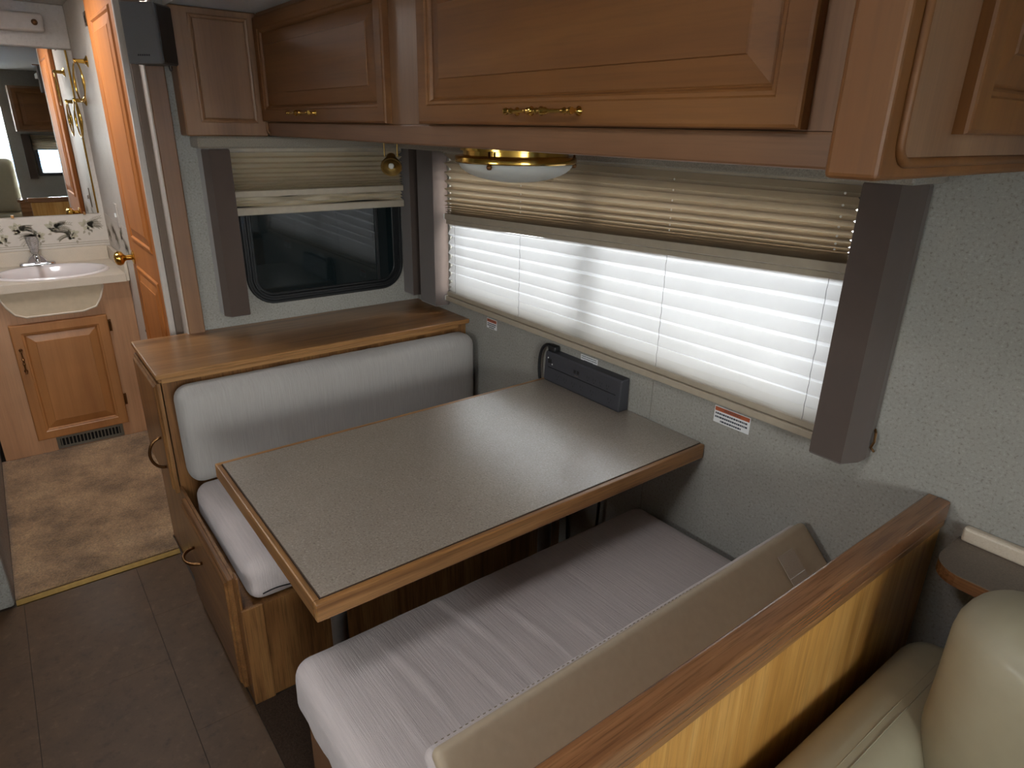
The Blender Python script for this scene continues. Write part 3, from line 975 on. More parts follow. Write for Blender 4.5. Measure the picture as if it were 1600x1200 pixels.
# ------------------------------------------------------------------ valances and header
def valance(pts, z0, z1, lab, loc, bev=0.006):
    bm = NB()
    prism(bm, pts, 'Z', z0, z1, bev)
    o = obj('valance_panel', bm, M['valance'], None, loc)
    return tag(o, lab, 'valance')
valance([(1.955, -.002), (1.955, -.088), (2.030, -.088), (2.046, -.040), (2.052, -.020), (2.052, -.002)], .880, 1.484, 'tall taupe fabric side valance at the right end of the big window', (2.0, -.04, .88))
valance([(.150, -.002), (.150, -.070), (.272, -.070), (.272, -.002)], .858, 1.484, 'taupe fabric side valance on the left of the big window, at the corner', (.21, -.04, .86))
valance([(.002, -.862), (.060, -.862), (.090, -.845), (.090, -.775), (.002, -.775)], .888, 1.484, 'taupe fabric side valance on the left of the small dark window', (.04, -.82, .89))
valance([(.002, -.070), (.085, -.070), (.085, -.004), (.002, -.004)], .868, 1.484, 'taupe fabric side valance on the right of the small dark window', (.04, -.04, .87))
hv = thing('window_header', 'woven grey-brown fabric header box running over both windows', 'valance', (0.5, -0.1, 1.485))
obj('long_box', Bx(.112, 2.075, -.150, -.002, 1.4855, 1.524, bev=.004), M['header_fabric'], hv)
obj('short_box', Bx(.002, .112, -.880, -.002, 1.4855, 1.524, bev=.006), M['header_fabric'], hv)
# little wire hook beside the right valance
bm = NB(); tube(bm, [(2.052, -.004, .955), (2.058, -.012, .950), (2.060, -.014, .93), (2.056, -.016, .915), (2.062, -.010, .905)], .003, 6)
tag(obj('cord_cleat', bm, M['bronze'], None, (2.056, -.01, .93)), 'tiny bronze cord hook on the wall beside the right valance', 'hook')

# ------------------------------------------------------------------ overhead cabinets
FY = -0.635      # front of the face frame
oc = thing('overhead_cabinet', 'long maple overhead cabinet with two raised-panel doors over the big window', 'cabinet', (1.15, -0.33, 1.527))
obj('carcass', Bx(.115, 2.215, FY + .02, -.002, 1.545, 1.912), M['frameX'], oc)
bm = NB(); box(bm, .095, 2.20, FY, FY + .02, 1.527, 1.573, bev=.004, seg=2)
obj('bottom_rail', bm, M['frameX'], oc)
obj('cabinet_bottom', Bx(.115, 2.215, FY + .02, -.152, 1.530, 1.5445), M['frameX'], oc)
obj('top_rail', Bx(.095, 2.20, FY, FY + .02, 1.885, 1.912), M['frameX'], oc)
obj('centre_stile', Bx(1.01, 1.23, FY + .0005, FY + .02, 1.573, 1.885), M['frameZ'], oc)
obj('left_stile', Bx(.095, .12, FY + .0005, FY + .02, 1.573, 1.885), M['frameZ'], oc)
obj('right_stile', Bx(2.11, 2.20, FY + .0005, FY + .02, 1.573, 1.885), M['frameZ'], oc)
d1 = frame_door(oc, 'door', Matrix.Translation((.108, FY - .0005, 1.574)), .922, .322, .021, .050, M['mapleX'], M['mapleX'], .038)
d2 = frame_door(oc, 'door', Matrix.Translation((1.192, FY - .0005, 1.574)), .941, .322, .021, .052, M['mapleX'], M['mapleX'], .038)
spindle_pull(d1, (.425, FY - .021, 1.600), (.600, FY - .021, 1.600), (0, -1, 0), M['brass'], .0045)
spindle_pull(d2, (1.555, FY - .021, 1.598), (1.740, FY - .021, 1.598), (0, -1, 0), M['brass'], .0048)
# end box with rounded bead frame, facing the sofa
bm = NB(); box(bm, 2.2005, 2.262, -.705, -.002, 1.522, 1.912, bev=.007, seg=3)
obj('end_pilaster', bm, M['mapleZ'], oc)
def bead(pts, r, name='bead', m='mapleZ'):
    bm = NB(); tube(bm, pts, r, 8); return obj(name, bm, M[m], oc, smooth=True)
c = [(2.264, -.672, 1.91), (2.264, -.672, 1.60), (2.264, -.671, 1.565)] + [(2.264, -.646 - .025 * math.cos(a), 1.565 - .024 * math.sin(a)) for a in [PI / 2 * i / 6 for i in range(1, 7)]] + [(2.264, -.60, 1.541), (2.264, -.01, 1.541)]
bead(c, .006)
obj('end_panel', Bx(2.262, 2.2645, -.668, -.003, 1.545, 1.912), M['frameZ'], oc)
ed = frame_door(oc, 'end_door', Matrix.Translation((2.2648, -.545, 1.572)) @ Matrix.Rotation(PI / 2, 4, 'Z'), .52, .335, .018, .055, M['mapleZ'], M['mapleZ'], .036)
# narrow end cabinet on the small-window side
ec = thing('overhead_cabinet', 'narrow maple overhead cabinet end with a flat framed panel beside the speaker', 'cabinet', (.05, -.78, 1.52))
obj('body', Bx(.001, .094, -.905, FY + .0, 1.5245, 1.912, bev=.004), M['frameZ'], ec)
bm = NB()
mt = Matrix.Translation((.0938, -.855, 1.568)) @ Matrix.Rotation(PI / 2, 4, 'Z')
f0, l0 = nested(bm, mt, .188, .325, [(0, 0), (.001, .004), (.005, .006), (.010, .004), (.013, .001), (.015, .0035)], True); bm.faces.new(f0[::-1])
obj('framed_panel', bm, M['frameZ'], ec)
bm = NB()
yy = FY - .002
tube(bm, [(.097, yy, 1.908), (.097, yy, 1.575), (.097, yy - .001, 1.556), (.104, yy - .003, 1.542), (.120, yy - .003, 1.536)], .0045, 8)
obj('bead', bm, M['frameZ'], ec, smooth=True)

# speaker
sp_ = thing('wall_speaker', 'small dark grey satellite speaker at the end of the overhead cabinets', 'speaker', (.11, -.985, 1.735))
a = math.radians(-44)
sm = Matrix.Translation((.115, -.995, 1.735)) @ Matrix.Rotation(a, 4, 'Z')
def bxm(bm, mt, *q, **k):
    n0 = len(bm.verts); box(bm, *q, **k)
    bm.verts.ensure_lookup_table()
    vs = list(bm.verts)[n0:]
    bmesh.ops.transform(bm, matrix=mt, verts=vs)
    return bm
obj('housing', bxm(NB(), sm, -.085, .0, -.055, .055, 0, .168, bev=.005), M['speaker_side'], sp_)
obj('grille', bxm(NB(), sm, .0, .010, -.056, .056, -.001, .169, bev=.005, seg=2), M['speaker'], sp_)
bm = NB()
for i, w_ in enumerate((.006, .006, .006, .006, .006, .006)):
    bxm(bm, sm, .0102, .0106, -.020 + i * .007, -.020 + i * .007 + w_ - .001, .021, .026)
obj('badge', bm, M['black'], sp_)
bm = NB(); tube(bm, bez((.10, -.93, 1.737), (.09, -.93, 1.715), (.05, -.91, 1.715), (.02, -.905, 1.74)), .0015, 6)
obj('wire', bm, M['black'], sp_)
bm = NB(); box(bm, .01, .06, -.955, -.915, 1.80, 1.86)
obj('bracket', bm, M['black_metal'], sp_)
t = tag(obj('cover_cap', Bx(.12, .17, -1.055, -.975, 1.906, 1.914, bev=.003), M['frameX'], None, (.14, -1.02, 1.906)), 'pale wooden cap resting on top of the wall speaker', 'cap')

# brass spot lamp and dome light under the cabinets
s_ = thing('spot_light', 'small brass ringed spotlight hanging under the cabinet by the small window', 'light', (.735, -.49, 1.527))
bm = NB(); lathe(bm, [(.026, 0), (.026, .004), (.015, .008)], rot_to((0, 0, -1), (.735, -.49, 1.5265)), 16)
obj('mount', bm, M['brass_dull'], s_, smooth=True, angle=40)
for dx in (-.021, .021):
    p = Vector((.735, -.49, 0)) + Vector((.79, .61, 0)) * dx
    bm = NB(); tube(bm, [(p.x, p.y, 1.524), (p.x, p.y, 1.482)], .0022, 6)
    obj('bracket_arm', bm, M['brass_dull'], s_)
bm = NB()
dv = Vector((.74, -.42, -.53)).normalized()
o0 = Vector((.735, -.49, 1.468)) - dv * .028
lathe(bm, [(.010, 0), (.014, .004), (.014, .022), (.020, .026), (.020, .034), (.026, .038), (.026, .046), (.031, .050), (.031, .056), (.027, .055), (.022, .047), (.018, .042), (.012, .038), (0, .036)], rot_to(dv, o0), 24)
obj('lamp_head', bm, M['brass_dull'], s_, smooth=True, angle=35)
bm = NB(); rounded(bm, o0 + dv * .050, (.017, .017, .017), .0085, (2, 2, 2), 3)
obj('bulb', bm, M['frost'], s_, smooth=True)

dl = thing('dome_light', 'polished brass ceiling light with frosted glass bowl under the cabinet', 'light', (1.27, -.42, 1.527))
T = Matrix.Translation((1.262, -.425, 1.5295)) @ Matrix.Rotation(PI, 4, 'X')
bm = NB(); lathe(bm, [(.135, 0), (.137, .003), (.137, .012), (.130, .013), (.130, .022), (.148, .024), (.150, .028), (.150, .037), (.146, .040), (.130, .040), (.05, .036)], T, 56)
obj('brass_ring', bm, M['brass'], dl, smooth=True, angle=30)
bm = NB(); lathe(bm, [(.140 * math.cos(q), .040 + .046 * math.sin(q)) for q in [PI / 2 * i / 10 for i in range(10)]] + [(0, .086)], T, 48)
obj('glass_bowl', bm, M['frost'], dl, smooth=True)
for k in range(3):
    q = math.radians(-62 + 120 * k)
    px, py = 1.262 + .146 * math.cos(q), -.425 + .146 * math.sin(q)
    bm = NB(); lathe(bm, [(.003, 0), (.003, .028), (.006, .030), (.007, .034), (.005, .039), (0, .040)], rot_to((0, 0, -1), (px, py, 1.518)), 10)
    obj('thumb_screw', bm, M['bronze'], dl, smooth=True)

# ------------------------------------------------------------------ rear dinette seat with back cabinet
rb = thing('dinette_bench', 'oak rear dinette bench with ledge top and two side doors', 'bench', (.52, -.58, 0))
obj('back_cabinet', Bx(.001, .395, -1.160, -.002, 0, .8125), M['oakZ'], rb)
bm = NB(); box(bm, .001, .425, -1.178, -.0015, .8135, .832, bev=.004, seg=2)
obj('ledge_top', bm, M['oakY'], rb)
bm = NB(); box(bm, .395, .413, -1.163, -.05, .795, .813, bev=.004, seg=2)
obj('ledge_rail', bm, M['oakY'], rb)
obj('end_rail', Bx(.001, .41, -1.170, -1.1605, .798, .813, bev=.003), M['oakX'], rb)
obj('seat_box', Bx(.3955, 1.030, -1.155, -.002, 0.0, .325), M['oakZ'], rb)
obj('stile', Bx(1.000, 1.036, -1.163, -1.1555, 0.0, .440, bev=.003), M['oakZ'], rb)
obj('front_stile', Bx(1.031, 1.041, -1.163, -1.105, 0.0, .335, bev=.002), M['oakZ'], rb)
obj('side_panel', Bx(.396, 1.000, -1.163, -1.1555, 0.0, .420), M['oakZ'], rb)
def slab_door(name, x0, x1, z0, z1, ax, h0, h1):
    bm = NB()
    f0, l0 = nested(bm, Matrix.Translation((x0, -1.1635, z0)), x1 - x0, z1 - z0, [(0, 0), (0, .010), (.003, .013), (.010, .014), (.014, .019), (.018, .020)], True)
    bm.faces.new(f0[::-1])
    d = obj(name, bm, M['oak' + ax], rb)
    pts = [Vector(h0), Vector(h1)]
    mid = (pts[0] + pts[1]) / 2 + Vector((0, -.055, 0))
    arc = [pts[0] + (pts[1] - pts[0]) * .5 * (1 - math.cos(q)) + Vector((0, -.042 * math.sin(q), 0)) for q in [PI * i / 14 for i in range(15)]]
    bm = NB(); tube(bm, arc, .005, 10)
    obj('door_pull', bm, M['bronze'], d, smooth=True)
    return d
slab_door('door', .015, .392, .395, .792, 'Z', (.335, -1.183, .475), (.335, -1.183, .585))
slab_door('door', .470, .992, .035, .412, 'X', (.60, -1.183, .30), (.70, -1.183, .30))
def wr_fn(seed, amp, ax=0, fr=10.0, bulge=0.0, face=2, sgn=1, along=1):
    """soft puff plus stretched wrinkles"""
    def fn(p, s):
        q = p.copy()
        u = p[(face + 1) % 3] / (s[(face + 1) % 3] / 2); v = p[(face + 2) % 3] / (s[(face + 2) % 3] / 2)
        if p[face] * sgn > 0:
            q[face] += sgn * bulge * max(0, 1 - u * u) * max(0, 1 - v * v)
        w = Vector((p.x * (fr if along != 0 else 1.2), p.y * (fr if along != 1 else 1.2), p.z * (fr if along != 2 else 1.2)))
        n_ = noise.noise(w + Vector((seed, 0, 0)))
        n2 = noise.noise(w * 2.3 + Vector((0, seed, 0)))
        rdg = (1 - abs(n_) * 2) ** 3 if abs(n_) < .5 else 0
        q += p.normalized() * amp * (rdg * .8 + .5 * n2)
        return q
    return fn
bm = NB()
rounded(bm, (.455, -.582, .625), (.115, 1.115, .330), .045, (3, 60, 14), 5, wr_fn(3, .0025, fr=11, bulge=.012, face=0, sgn=1, along=2))
tag(obj('back_cushion', bm, M['cushion_back'], None, (.455, -.582, .46), smooth=True), 'grey slipcovered back cushion against the oak ledge cabinet', 'cushion')
bm = NB()
rounded(bm, (.745, -.575, .393), (.575, 1.115, .130), .042, (24, 40, 4), 5, wr_fn(9, .002, fr=9, bulge=.012, face=2, sgn=1, along=0))
rsc = obj('seat_cushion', bm, M['cushion_seat'], None, (.745, -.575, .33), smooth=True)
tag(rsc, 'grey slipcovered seat cushion of the rear bench, left of the table', 'cushion')
bm = NB(); tube(bm, [(1.035, -1.10 + .09 * i / 8, .362 + .004 * math.sin(i * .5)) for i in range(9)], .002, 6)
obj('zip_seam', bm, M['black'], rsc)

# ------------------------------------------------------------------ table
tb = thing('dinette_table', 'dinette table with speckled laminate top and oak edging', 'table', (1.28, -.575, 0))
TX0, TX1, TY0, TY1, TZ = .941, 1.620, -1.150, -.004, .741
obj('core', Bx(TX0 + .02, TX1 - .02, TY0 + .02, TY1, TZ - .040, TZ - .006), M['railX'], tb)
obj('laminate_top', Bx(TX0 + .0165, TX1 - .0165, TY0 + .0165, TY1, TZ - .006, TZ + .0008), M['laminate'], tb)
obj('dark_edge_line', Bx(TX0 + .0142, TX1 - .0142, TY0 + .0142, TY1, TZ - .0065, TZ - .0002), M['edge_line'], tb)
def edge(pts, m):
    bm = NB()
    return bm
e1 = Bx(TX1 - .0138, TX1, TY0, TY1, TZ - .042, TZ, bev=.003, seg=2); obj('edge_band', e1, M['oakY'], tb)
e2 = Bx(TX0, TX0 + .0138, TY0, TY1, TZ - .042, TZ, bev=.003, seg=2); obj('edge_band', e2, M['oakY'], tb)
e3 = Bx(TX0 + .0139, TX1 - .0139, TY0, TY0 + .0138, TZ - .042, TZ, bev=.003, seg=2); obj('edge_band', e3, M['oakX'], tb)
for i, (lx, ly) in enumerate(((1.285, -.985), (1.285, -.30))):
    bm = NB(); tube(bm, [(lx, ly, .0065), (lx, ly, TZ - .052)], .021, 20)
    L = obj('leg', bm, M['steel'], tb, smooth=True, angle=40)
    bm = NB(); lathe(bm, [(.070, 0), (.070, .004), (.035, .010), (.026, .03)], Matrix.Translation((lx, ly, .0065)), 24); obj('floor_flange', bm, M['steel'], L)
    bm = NB(); lathe(bm, [(.070, 0), (.070, -.004), (.035, -.010), (.026, -.03)], Matrix.Translation((lx, ly, TZ - .041)), 24); obj('top_flange', bm, M['steel'], L)

# power strip
ps = thing('power_strip', 'charcoal surge-protector power strip standing against the wall on the table', 'power strip', (1.14, -.03, TZ))
px0, px1, pz0, pz1 = .958, 1.322, .7425, .848
bm = NB()
pts = [(-.004, pz0), (-.044, pz0), (-.047, pz0 + .006), (-.041, pz1 - .006), (-.037, pz1), (-.004, pz1)]
prism(bm, pts, 'X', px0, px1, .004)
body = obj('body', bm, M['charcoal'], ps)
nrm = Vector((0, -(pz1 - pz0 - .012), -.018)).normalized()
def onface(x, v, d=.0006):
    """point on the tilted front face, v = 0 bottom .. 1 top"""
    y = -.047 + .006 * v; z = pz0 + .006 + (pz1 - pz0 - .012) * v
    return Vector((x, y, z)) + Vector((0, -1, .06)).normalized() * d
def fq(bm, x, v, w, h, d=.0007):
    ps_ = [onface(x - w / 2, v - h / 2, d), onface(x + w / 2, v - h / 2, d), onface(x + w / 2, v + h / 2, d), onface(x - w / 2, v + h / 2, d)]
    bm.faces.new([bm.verts.new(p) for p in ps_])
bm = NB(); 
for k in range(2):
    v = .52 + .012 * k
a_, b_ = onface(px0 + .02, .50, .001), onface(px1 - .02, .50, .001)
tube(bm, [a_, b_], .0012, 6); obj('ridge', bm, M['black'], body)
for i, x in enumerate((1.175, 1.205, 1.235, 1.265)):
    bm = NB(); fq(bm, x - .004, .70, .0022, .085); fq(bm, x + .005, .70, .0022, .07); fq(bm, x, .60, .004, .04)
    obj('outlet', bm, M['black'], ps)
for i, x in enumerate((1.03, 1.07, 1.11, 1.15, 1.20, 1.28)):
    bm = NB(); fq(bm, x - .006, .27, .0022, .085); fq(bm, x + .006, .27, .0022, .07); fq(bm, x, .16, .004, .04)
    obj('outlet', bm, M['black'], ps)
for x in (1.112, 1.128):
    bm = NB(); fq(bm, x, .72, .011, .13, .001); obj('port', bm, M['black'], ps)
bm = NB(); fq(bm, 1.122, .58, .018, .02, .0012); obj('port_label', bm, M['trim_brown'], ps)
bm = NB(); fq(bm, .985, .74, .018, .16, .001); obj('switch', bm, M['black'], ps)
for x, v in ((.975, .84), (.998, .64)):
    bm = NB(); lathe(bm, [(.0028, 0), (.0025, .001), (0, .0015)], rot_to((0, -1, .06), onface(x, v, .0005)), 8); obj('pilot_light', bm, M['white'], ps)
bm = NB(); rounded(bm, (.975, -.018, .856), (.040, .026, .022), .006, (2, 2, 1), 2); obj('plug', bm, M['black'], ps, smooth=True)
bm = NB()
path = bez((.966, -.018, .860), (.92, -.018, .872), (.895, -.020, .83), (.902, -.020, .75), 14)
path += bez((.902, -.020, .75), (.905, -.02, .66), (1.03, -.016, .66), (1.062, -.014, .58), 12)[1:] + bez((1.062, -.014, .58), (1.075, -.014, .4), (1.08, -.014, .25), (1.10, -.014, .016), 10)[1:]
tube(bm, path, .0055, 10); obj('power_cord', bm, M['black'], ps, smooth=True)
bm = NB(); tube(bm, bez((1.25, -.014, .690), (1.25, -.014, .5), (1.23, -.014, .2), (1.22, -.014, .01), 10), .005, 8)
tag(obj('wall_cable', bm, M['black'], None, (1.24, -.014, .0), smooth=True), 'thin black cable running down the wall under the table', 'cable')

# wall labels
def label(x, z, w, h, lab, head, lines, tilt=0.0):
    t = thing('warning_label', lab, 'label', (x, 0, z))
    obj('paper', Bx(x - w / 2, x + w / 2, -.0006, -.0001, z - h, z), M['paper'], t)
    y = -.0009; top = z - .003
    if head:
        obj('header_band', Bx(x - w / 2 + .002, x + w / 2 - .002, -.0009, -.0006, z - .002 - head, z - .002), M['orange_ink'], t)
        top = z - head - .005
        if head > .010:
            cu = bpy.data.curves.new('tmp_text', 'FONT'); cu.body = 'WARNING'; cu.size = head * .95; cu.align_x = 'CENTER'; cu.align_y = 'CENTER'
            tmp = bpy.data.objects.new('tmp_text', cu); COL.objects.link(tmp)
            me = bpy.data.meshes.new_from_object(tmp); me.name = 'header_text'
            bpy.data.objects.remove(tmp); bpy.data.curves.remove(cu)
            to = bpy.data.objects.new('header_text', me); COL.objects.link(to)
            me.materials.clear(); me.materials.append(M['ink']); to.parent = t
            to.location = (0, -.0012, -.002 - head / 2); to.rotation_euler = (PI / 2, 0, 0)
    r = random.Random(int(x * 100))
    bm = NB()
    for i in range(lines):
        zz = top - (h - (z - top)) * (i + .15) / lines
        u = -w / 2 + .004 + (0 if i < lines - 1 else w * .16); end = w / 2 - .004 - (0 if i < lines - 1 else w * .16)
        while u < end - .004:
            wd = r.uniform(.0025, .008)
            box(bm, x + u, x + min(u + wd, end), -.0009, -.0006, zz - (h / lines) * .32, zz)
            u += wd + .0012
    obj('text_lines', bm, M['ink'], t)['kind'] = 'stuff'
label(.580, .866, .066, .040, 'small white and orange warning label near the corner below the window', .012, 3)
label(1.133, .866, .080, .024, 'small plain white label on the wall above the power strip', 0, 3)
label(1.690, .868, .112, .048, 'white and orange warning label at the right, below the window', .0115, 3)

# ------------------------------------------------------------------ front dinette seat
fb = thing('dinette_bench', 'front dinette bench with tall oak-veneered back panel beside the sofa', 'bench', (1.85, -.58, 0))
obj('seat_box', Bx(1.455, 2.186, -1.140, -.002, 0, .308), M['railZ'], fb)
obj('back_panel', Bx(2.190, 2.224, -1.165, -.002, 0, .812), M['divider_ply'], fb)
bm = NB(); box(bm, 2.184, 2.231, -1.185, -.0015, .8125, .857, bev=.006, seg=3)
obj('top_rail', bm, M['railY'], fb)
bm = NB(); box(bm, 2.2245, 2.229, -1.165, -.002, .795, .8125, bev=.002)
obj('rail_bead', bm, M['oakY'], fb)
def seat_fn(p, s):
    q = p.copy()
    u = p.x / (s.x if hasattr(s, 'x') else s[0]) * 2; v = p.y / s[1] * 2
    if p.z > 0:
        q.z += .010 * max(0, 1 - u * u) * max(0, 1 - v ** 4)
        # pulled creases running across the seat
        for c, a_, w_, sl in ((-.36, .006, .010, .10), (-.24, .004, .008, .16), (-.16, .007, .010, .12), (-.06, .0055, .009, .15), (.03, .004, .010, .1), (.16, .002, .014, .05), (-.44, .004, .008, .05)):
            d = p.y - c - sl * p.x + .01 * math.sin(p.x * 9)
            e = math.exp(-(d / w_) ** 2) - .7 * math.exp(-((d + 1.5 * w_) / w_) ** 2)
            q.z += .55 * a_ * (1 + .6 * math.sin(p.x * 17 + c * 40)) * e * max(0, 1 - u * u * .8) * (1 if p.z > s[2] * .3 else .3)
    if p.y < -s[1] * .42:
        q.y += .004 * noise.noise(Vector((p.x * 26, p.z * 6, 2.0)))
        q.x += .003 * noise.noise(Vector((p.x * 14, p.z * 30, 4.0)))
    q += p.normalized() * .0015 * noise.noise(Vector((p.x * 2.5, p.y * 22, p.z * 3)))
    return q
bm = NB()
rounded(bm, (1.790, -.588, .385), (.760, 1.140, .150), .045, (30, 110, 5), 6, seat_fn)
tag(obj('seat_cushion', bm, M['cushion_seat'], None, (1.79, -.588, .31), smooth=True), 'mauve-grey slipcovered seat cushion of the front bench, right of the table', 'cushion')
# loose back cushion, tipped forward with its vinyl rear face up
Tt = Vector((1.952, 0, .668)); Bt = Vector((2.122, 0, .498))
d_ = (Bt - Tt); Lf = d_.length; d_.normalize()
nrm_ = Vector((d_.z, 0, -d_.x)); nrm_ = nrm_ if nrm_.z > 0 else -nrm_      # upward normal of the vinyl face
lc = thing('loose_cushion', 'loose back cushion tipped forward, its beige vinyl rear face showing', 'cushion', (2.03, -.56, .46))
CM = Matrix(((d_.x, 0, nrm_.x, 0), (0, 1, 0, 0), (d_.z, 0, nrm_.z, 0), (0, 0, 0, 1)))
CM = Matrix.Rotation(math.radians(.6), 4, 'Z') @ CM
cen = (Tt + Bt) / 2
bm = NB(); rounded(bm, (cen.x - nrm_.x * .015, -.560, cen.z - nrm_.z * .015), (Lf, 1.085, .030), .0145, (10, 40, 1), 5, None, CM)
obj('vinyl_back', bm, M['vinyl'], lc, smooth=True, angle=50)
bm = NB(); rounded(bm, (cen.x - nrm_.x * .040, -.560, cen.z - nrm_.z * .040), (Lf + .002, 1.093, .036), .017, (10, 40, 3), 4, wr_fn(5, .0015, fr=14, along=0), CM)
obj('slipcover', bm, M['cushion_seat'], lc, smooth=True)
def onv(u, y, h=.0012):
    """point on the vinyl face: u metres down from the top edge"""
    return Tt + d_ * u + nrm_ * h + Vector((0, y, 0))
bm = NB()
for i in range(90):
    y = -1.085 + 1.05 * i / 89
    bxm(bm, Matrix.Translation(onv(.0005, y, -.0245)) @ CM, -.0010, .0005, -.0026, .0026, -.0006, .0006)
obj('stitching', bm, M['thread'], lc)['kind'] = 'stuff'
for y, u0 in ((-1.005, .012), (-.150, .035)):
    bm = NB(); bxm(bm, Matrix.Translation(onv(u0 + .045, y, .0012)) @ CM, -.045, .045, -.032, .032, -.0004, .0008)
    p_ = obj('velcro_patch', bm, M['velcro'], lc)
    bm = NB(); bxm(bm, Matrix.Translation(onv(u0 + .055, y, .0024)) @ CM, -.0007, .0007, -.031, .031, -.0004, .0004)
    obj('stitch_line', bm, M['paper'], p_)

# ------------------------------------------------------------------ corner shelf and sofa
cs_ = thing('corner_shelf', 'rounded laminate wall shelf with raised back edge behind the sofa', 'shelf', (2.45, -.06, .76))
bm = NB()
pts = [(2.262, -.003), (2.262, -.095)] + [(2.322 - .06 * math.cos(q), -.095 - .06 * math.sin(q)) for q in [PI / 2 * i / 8 for i in range(1, 9)]] + [(3.3, -.155), (3.3, -.003)]
prism(bm, pts, 'Z', .762, .787)
obj('shelf_board', bm, M['railX'], cs_)
bm = NB(); prism(bm, [(a_, b_) for a_, b_ in pts], 'Z', .7871, .7890); obj('shelf_top', bm, M['shelf_lam'], cs_)
bm = NB(); box(bm, 2.268, 3.3, -.022, -.0015, .7892, .822, bev=.006, seg=3); obj('back_edge', bm, M['counter'], cs_)

sf = thing('sofa', 'cream leather sofa with puffy armrest behind the dinette panel', 'sofa', (2.8, -.45, 0))
def soft(seed, bulge, face, sgn=1, amp=.002):
    def fn(p, s):
        q = p.copy()
        a0, a1 = (face + 1) % 3, (face + 2) % 3
        u = p[a0] / s[a0] * 2; v = p[a1] / s[a1] * 2
        if p[face] * sgn > 0: q[face] += sgn * bulge * max(0, 1 - u * u) * max(0, 1 - v * v)
        q += p.normalized() * amp * noise.noise(p * 7 + Vector((seed, 0, 0)))
        return q
    return fn
obj('base', Bx(2.262, 3.78, -.86, -.012, .03, .30, bev=.02, seg=3), M['leather'], sf)
bm = NB(); rounded(bm, (2.326, -.500, .42), (.160, .86, .345), .066, (6, 24, 8), 6, soft(1, .012, 2))
arm = obj('armrest', bm, M['leather'], sf, smooth=True)
for dx in (-.004, .010):
    bm = NB(); pts = [(2.334 + dx, y, .592 + .0125 * max(0, 1 - ((y + .5) / .43) ** 2)) for y in [-.87 + .77 * i / 24 for i in range(25)]]
    tube(bm, pts, .0011, 6); obj('piping', bm, M['leather'], arm, smooth=True)
bm = NB(); rounded(bm, (3.02, -.48, .365), (1.20, .78, .13), .05, (20, 14, 3), 5, soft(2, .02, 2)); obj('seat_cushion', bm, M['leather'], sf, smooth=True)
BM = Matrix.Rotation(math.radians(-4), 4, 'X')
bm = NB(); rounded(bm, (2.690, -.285, .672), (.66, .19, .40), .085, (14, 4, 10), 6, soft(4, .05, 1, -1, .003), BM)
bc = obj('back_cushion', bm, M['leather'], sf, smooth=True)
bm = NB(); rounded(bm, (3.36, -.285, .672), (.64, .19, .40), .085, (14, 4, 10), 6, soft(6, .05, 1, -1, .003), BM)
obj('back_cushion', bm, M['leather'], sf, smooth=True)
obj('back_frame', Bx(2.42, 3.70, -.16, -.012, .301, .745, bev=.02, seg=2), M['leather'], sf)

# ------------------------------------------------------------------ what the mirror and the daylight see: cab, windshield, street
ws = struct('window_3', holed(NB(), 'X', XF + .005, XF + .045, -2.381, -.159, .719, 1.881, [(-2.35, -.19, .75, 1.85)]), M['black_metal'])
obj('pane', Bx(XF + .022, XF + .028, -2.35, -.19, .75, 1.85), M['glass'], ws)
w4 = struct('added_side_window', holed(NB(), 'Y', YL - .045, YL - .005, 1.499, 2.001, 1.259, 1.581, [(1.52, 1.98, 1.28, 1.56)]), M['black_metal'])  # unseen window, added to throw more light on the dinette
obj('pane', Bx(1.52, 1.98, YL - .028, YL - .022, 1.28, 1.56), M['glass'], w4)
we = struct('wall_end', holed(NB(), 'X', 4.20, 4.25, -1.16, 0, 0, 2.08, [(-.93, -.45, .93, 1.36)]), M['wallpaper'])
w5 = struct('window_5', holed(NB(), 'X', 4.185, 4.245, -.931, -.449, .929, 1.361, [(-.895, -.485, .965, 1.325)]), M['black_metal'])
obj('pane', Bx(4.21, 4.215, -.895, -.485, .965, 1.325), M['glass'], w5)
bm = NB()
zz = folds(1.385, 1.235, [1] * 14)
ss = thing('pleated_shade', 'short beige pleated shade on the far window seen in the mirror', 'window shade', (4.17, -.69, 1.22))
obj('shade', pleats(bm, -.94, -.44, zz, zz, lambda i: 4.16 if i % 2 == 0 else 4.178, 10, 2, .001, 'Y'), M['night'], ss)
obj('bottom_rail', Bx(4.155, 4.182, -.94, -.44, 1.222, 1.236), M['shade_rail'], ss)
valance([(4.199, -1.035), (4.12, -1.035), (4.12, -.955), (4.199, -.955)], .90, 1.40, 'brown fabric valance beside the far window seen in the mirror', (4.15, -1, .90))
oc2 = thing('overhead_cabinet', 'maple overhead cabinet at the far end, seen in the mirror', 'cabinet', (4.0, -.6, 1.43))
obj('body', Bx(3.87, 4.198, -1.07, -.002, 1.43, 1.905), M['frameY'], oc2)
for y in (-.55, -.03):
    frame_door(oc2, 'door', Matrix.Translation((3.8695, y, 1.45)) @ Matrix.Rotation(-PI / 2, 4, 'Z'), .49, .43, .02, .05, M['mapleY'], M['mapleY'], .036)
et = thing('side_cabinet', 'low brown wooden cabinet at the far end, seen in the mirror', 'cabinet', (4.05, -.98, 0))
obj('body', Bx(3.92, 4.198, -1.20, -.75, .002, .66), M['railY'], et)
obj('top', Bx(3.90, 4.199, -1.22, -.74, .6605, .685, bev=.004), M['railY'], et)
kc = thing('floor_shading_counter', 'unseen galley counter added to shade the floor below the added side window', 'counter', (1.4, -2.2, 0))  # unseen counter, added to keep side-window light off the floor
obj('body', Bx(.30, 2.9, -2.498, -2.02, 0.0, .87), M['mapleZ'], kc)
obj('worktop', Bx(.28, 2.92, -2.499, -1.99, .8705, .905, bev=.005), M['counter'], kc)
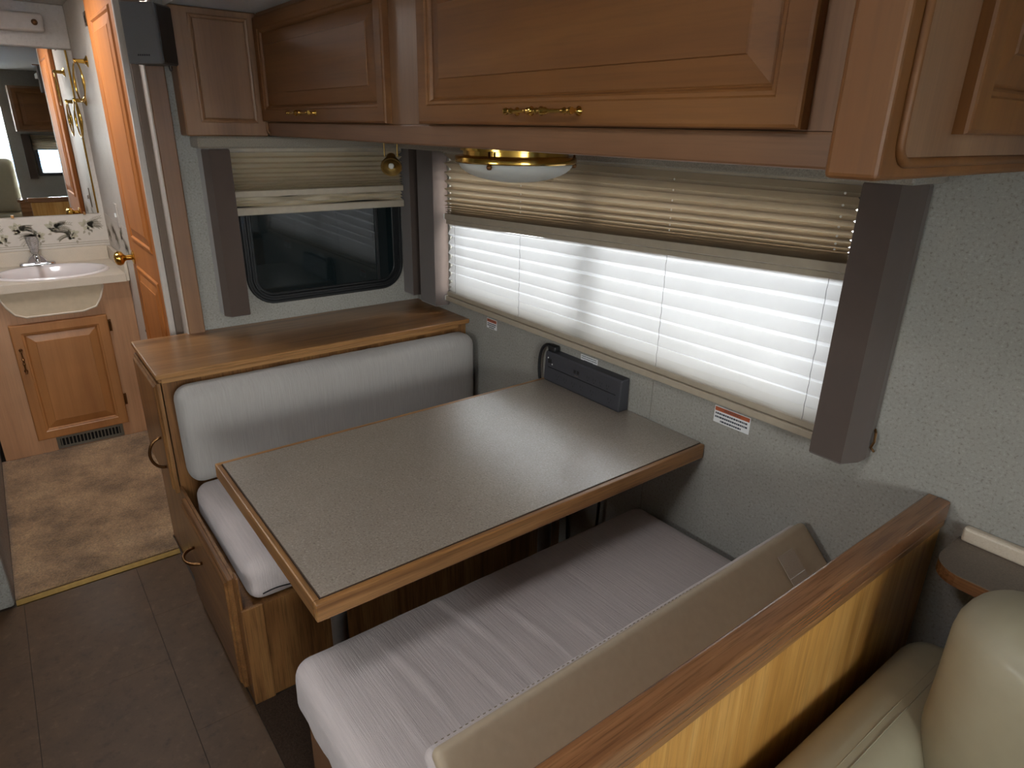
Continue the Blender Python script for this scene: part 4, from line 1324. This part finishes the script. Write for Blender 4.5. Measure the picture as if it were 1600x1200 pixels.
struct('window_6', holed(NB(), 'Z', ZC + .002, ZC + .048, -.781, -.359, -1.581, -1.239, [(-.76, -.38, -1.56, -1.26)]), M['trim_white'])
struct('added_roof_vent', holed(NB(), 'Z', ZC + .002, ZC + .048, 1.949, 2.251, -1.771, -1.469, [(1.96, 2.24, -1.76, -1.48)]), M['trim_white'])  # frame of an unseen vent, added to light upward-facing surfaces
w7 = thing('dashboard', 'dark dashboard below the windshield at the front of the cab', 'dashboard', (4.85, -1.25, .0))
bm = NB(); prism(bm, [(4.75, .02), (4.75, .56), (4.85, .66), (4.99, .69), (4.99, .02)], 'Y', -2.3, -.2, .01); obj('console', bm, M['screen'], w7)
for y, lab in ((-1.40, 'tan high-backed cab seat on the passenger side'), (-2.05, 'tan high-backed cab seat on the driver side')):
    t = thing('cab_seat', lab, 'seat', (4.40, y, 0))
    bm = NB(); lathe(bm, [(.16, 0), (.14, .03), (.06, .06), (.06, .36)], Matrix.Translation((4.40, y, .002)), 20); obj('pedestal', bm, M['black_metal'], t)
    bm = NB(); rounded(bm, (4.47, y, .44), (.42, .5, .15), .05, (6, 6, 2), 4); obj('seat', bm, M['leather'], t, smooth=True)
    bm = NB(); rounded(bm, (4.33, y, .82), (.13, .48, .62), .06, (2, 6, 8), 4); obj('backrest', bm, M['leather'], t, smooth=True)
    bm = NB(); rounded(bm, (4.32, y, 1.20), (.10, .26, .17), .045, (2, 4, 3), 4); obj('headrest', bm, M['leather'], t, smooth=True)
street = struct('ground_outside', Bx(-12, 30, -20, 20, -.85, -.80), M['asphalt'])
car = thing('van', 'pale blue van parked outside beyond the windshield', 'van', (9.5, -1.0, -.80))
bm = NB(); prism(bm, [(7.6, -.45), (7.6, .35), (8.3, .55), (8.9, 1.15), (11.9, 1.20), (12.0, -.45)], 'Y', -2.0, -.1, .06); obj('body', bm, M['body_blue'], car)
bm = NB(); prism(bm, [(8.36, .60), (8.92, 1.10), (8.90, 1.11), (8.33, .60)], 'Y', -1.8, -.3); obj('windshield', bm, M['screen'], car)
for x in (8.35, 11.1):
    for y in (-2.02, -.22):
        bm = NB(); lathe(bm, [(0, 0), (.20, 0), (.33, .02), (.33, .12), (.20, .14), (0, .14)], rot_to((0, 1, 0), (x, y, -.46)), 24); obj('wheel', bm, M['black'], car)
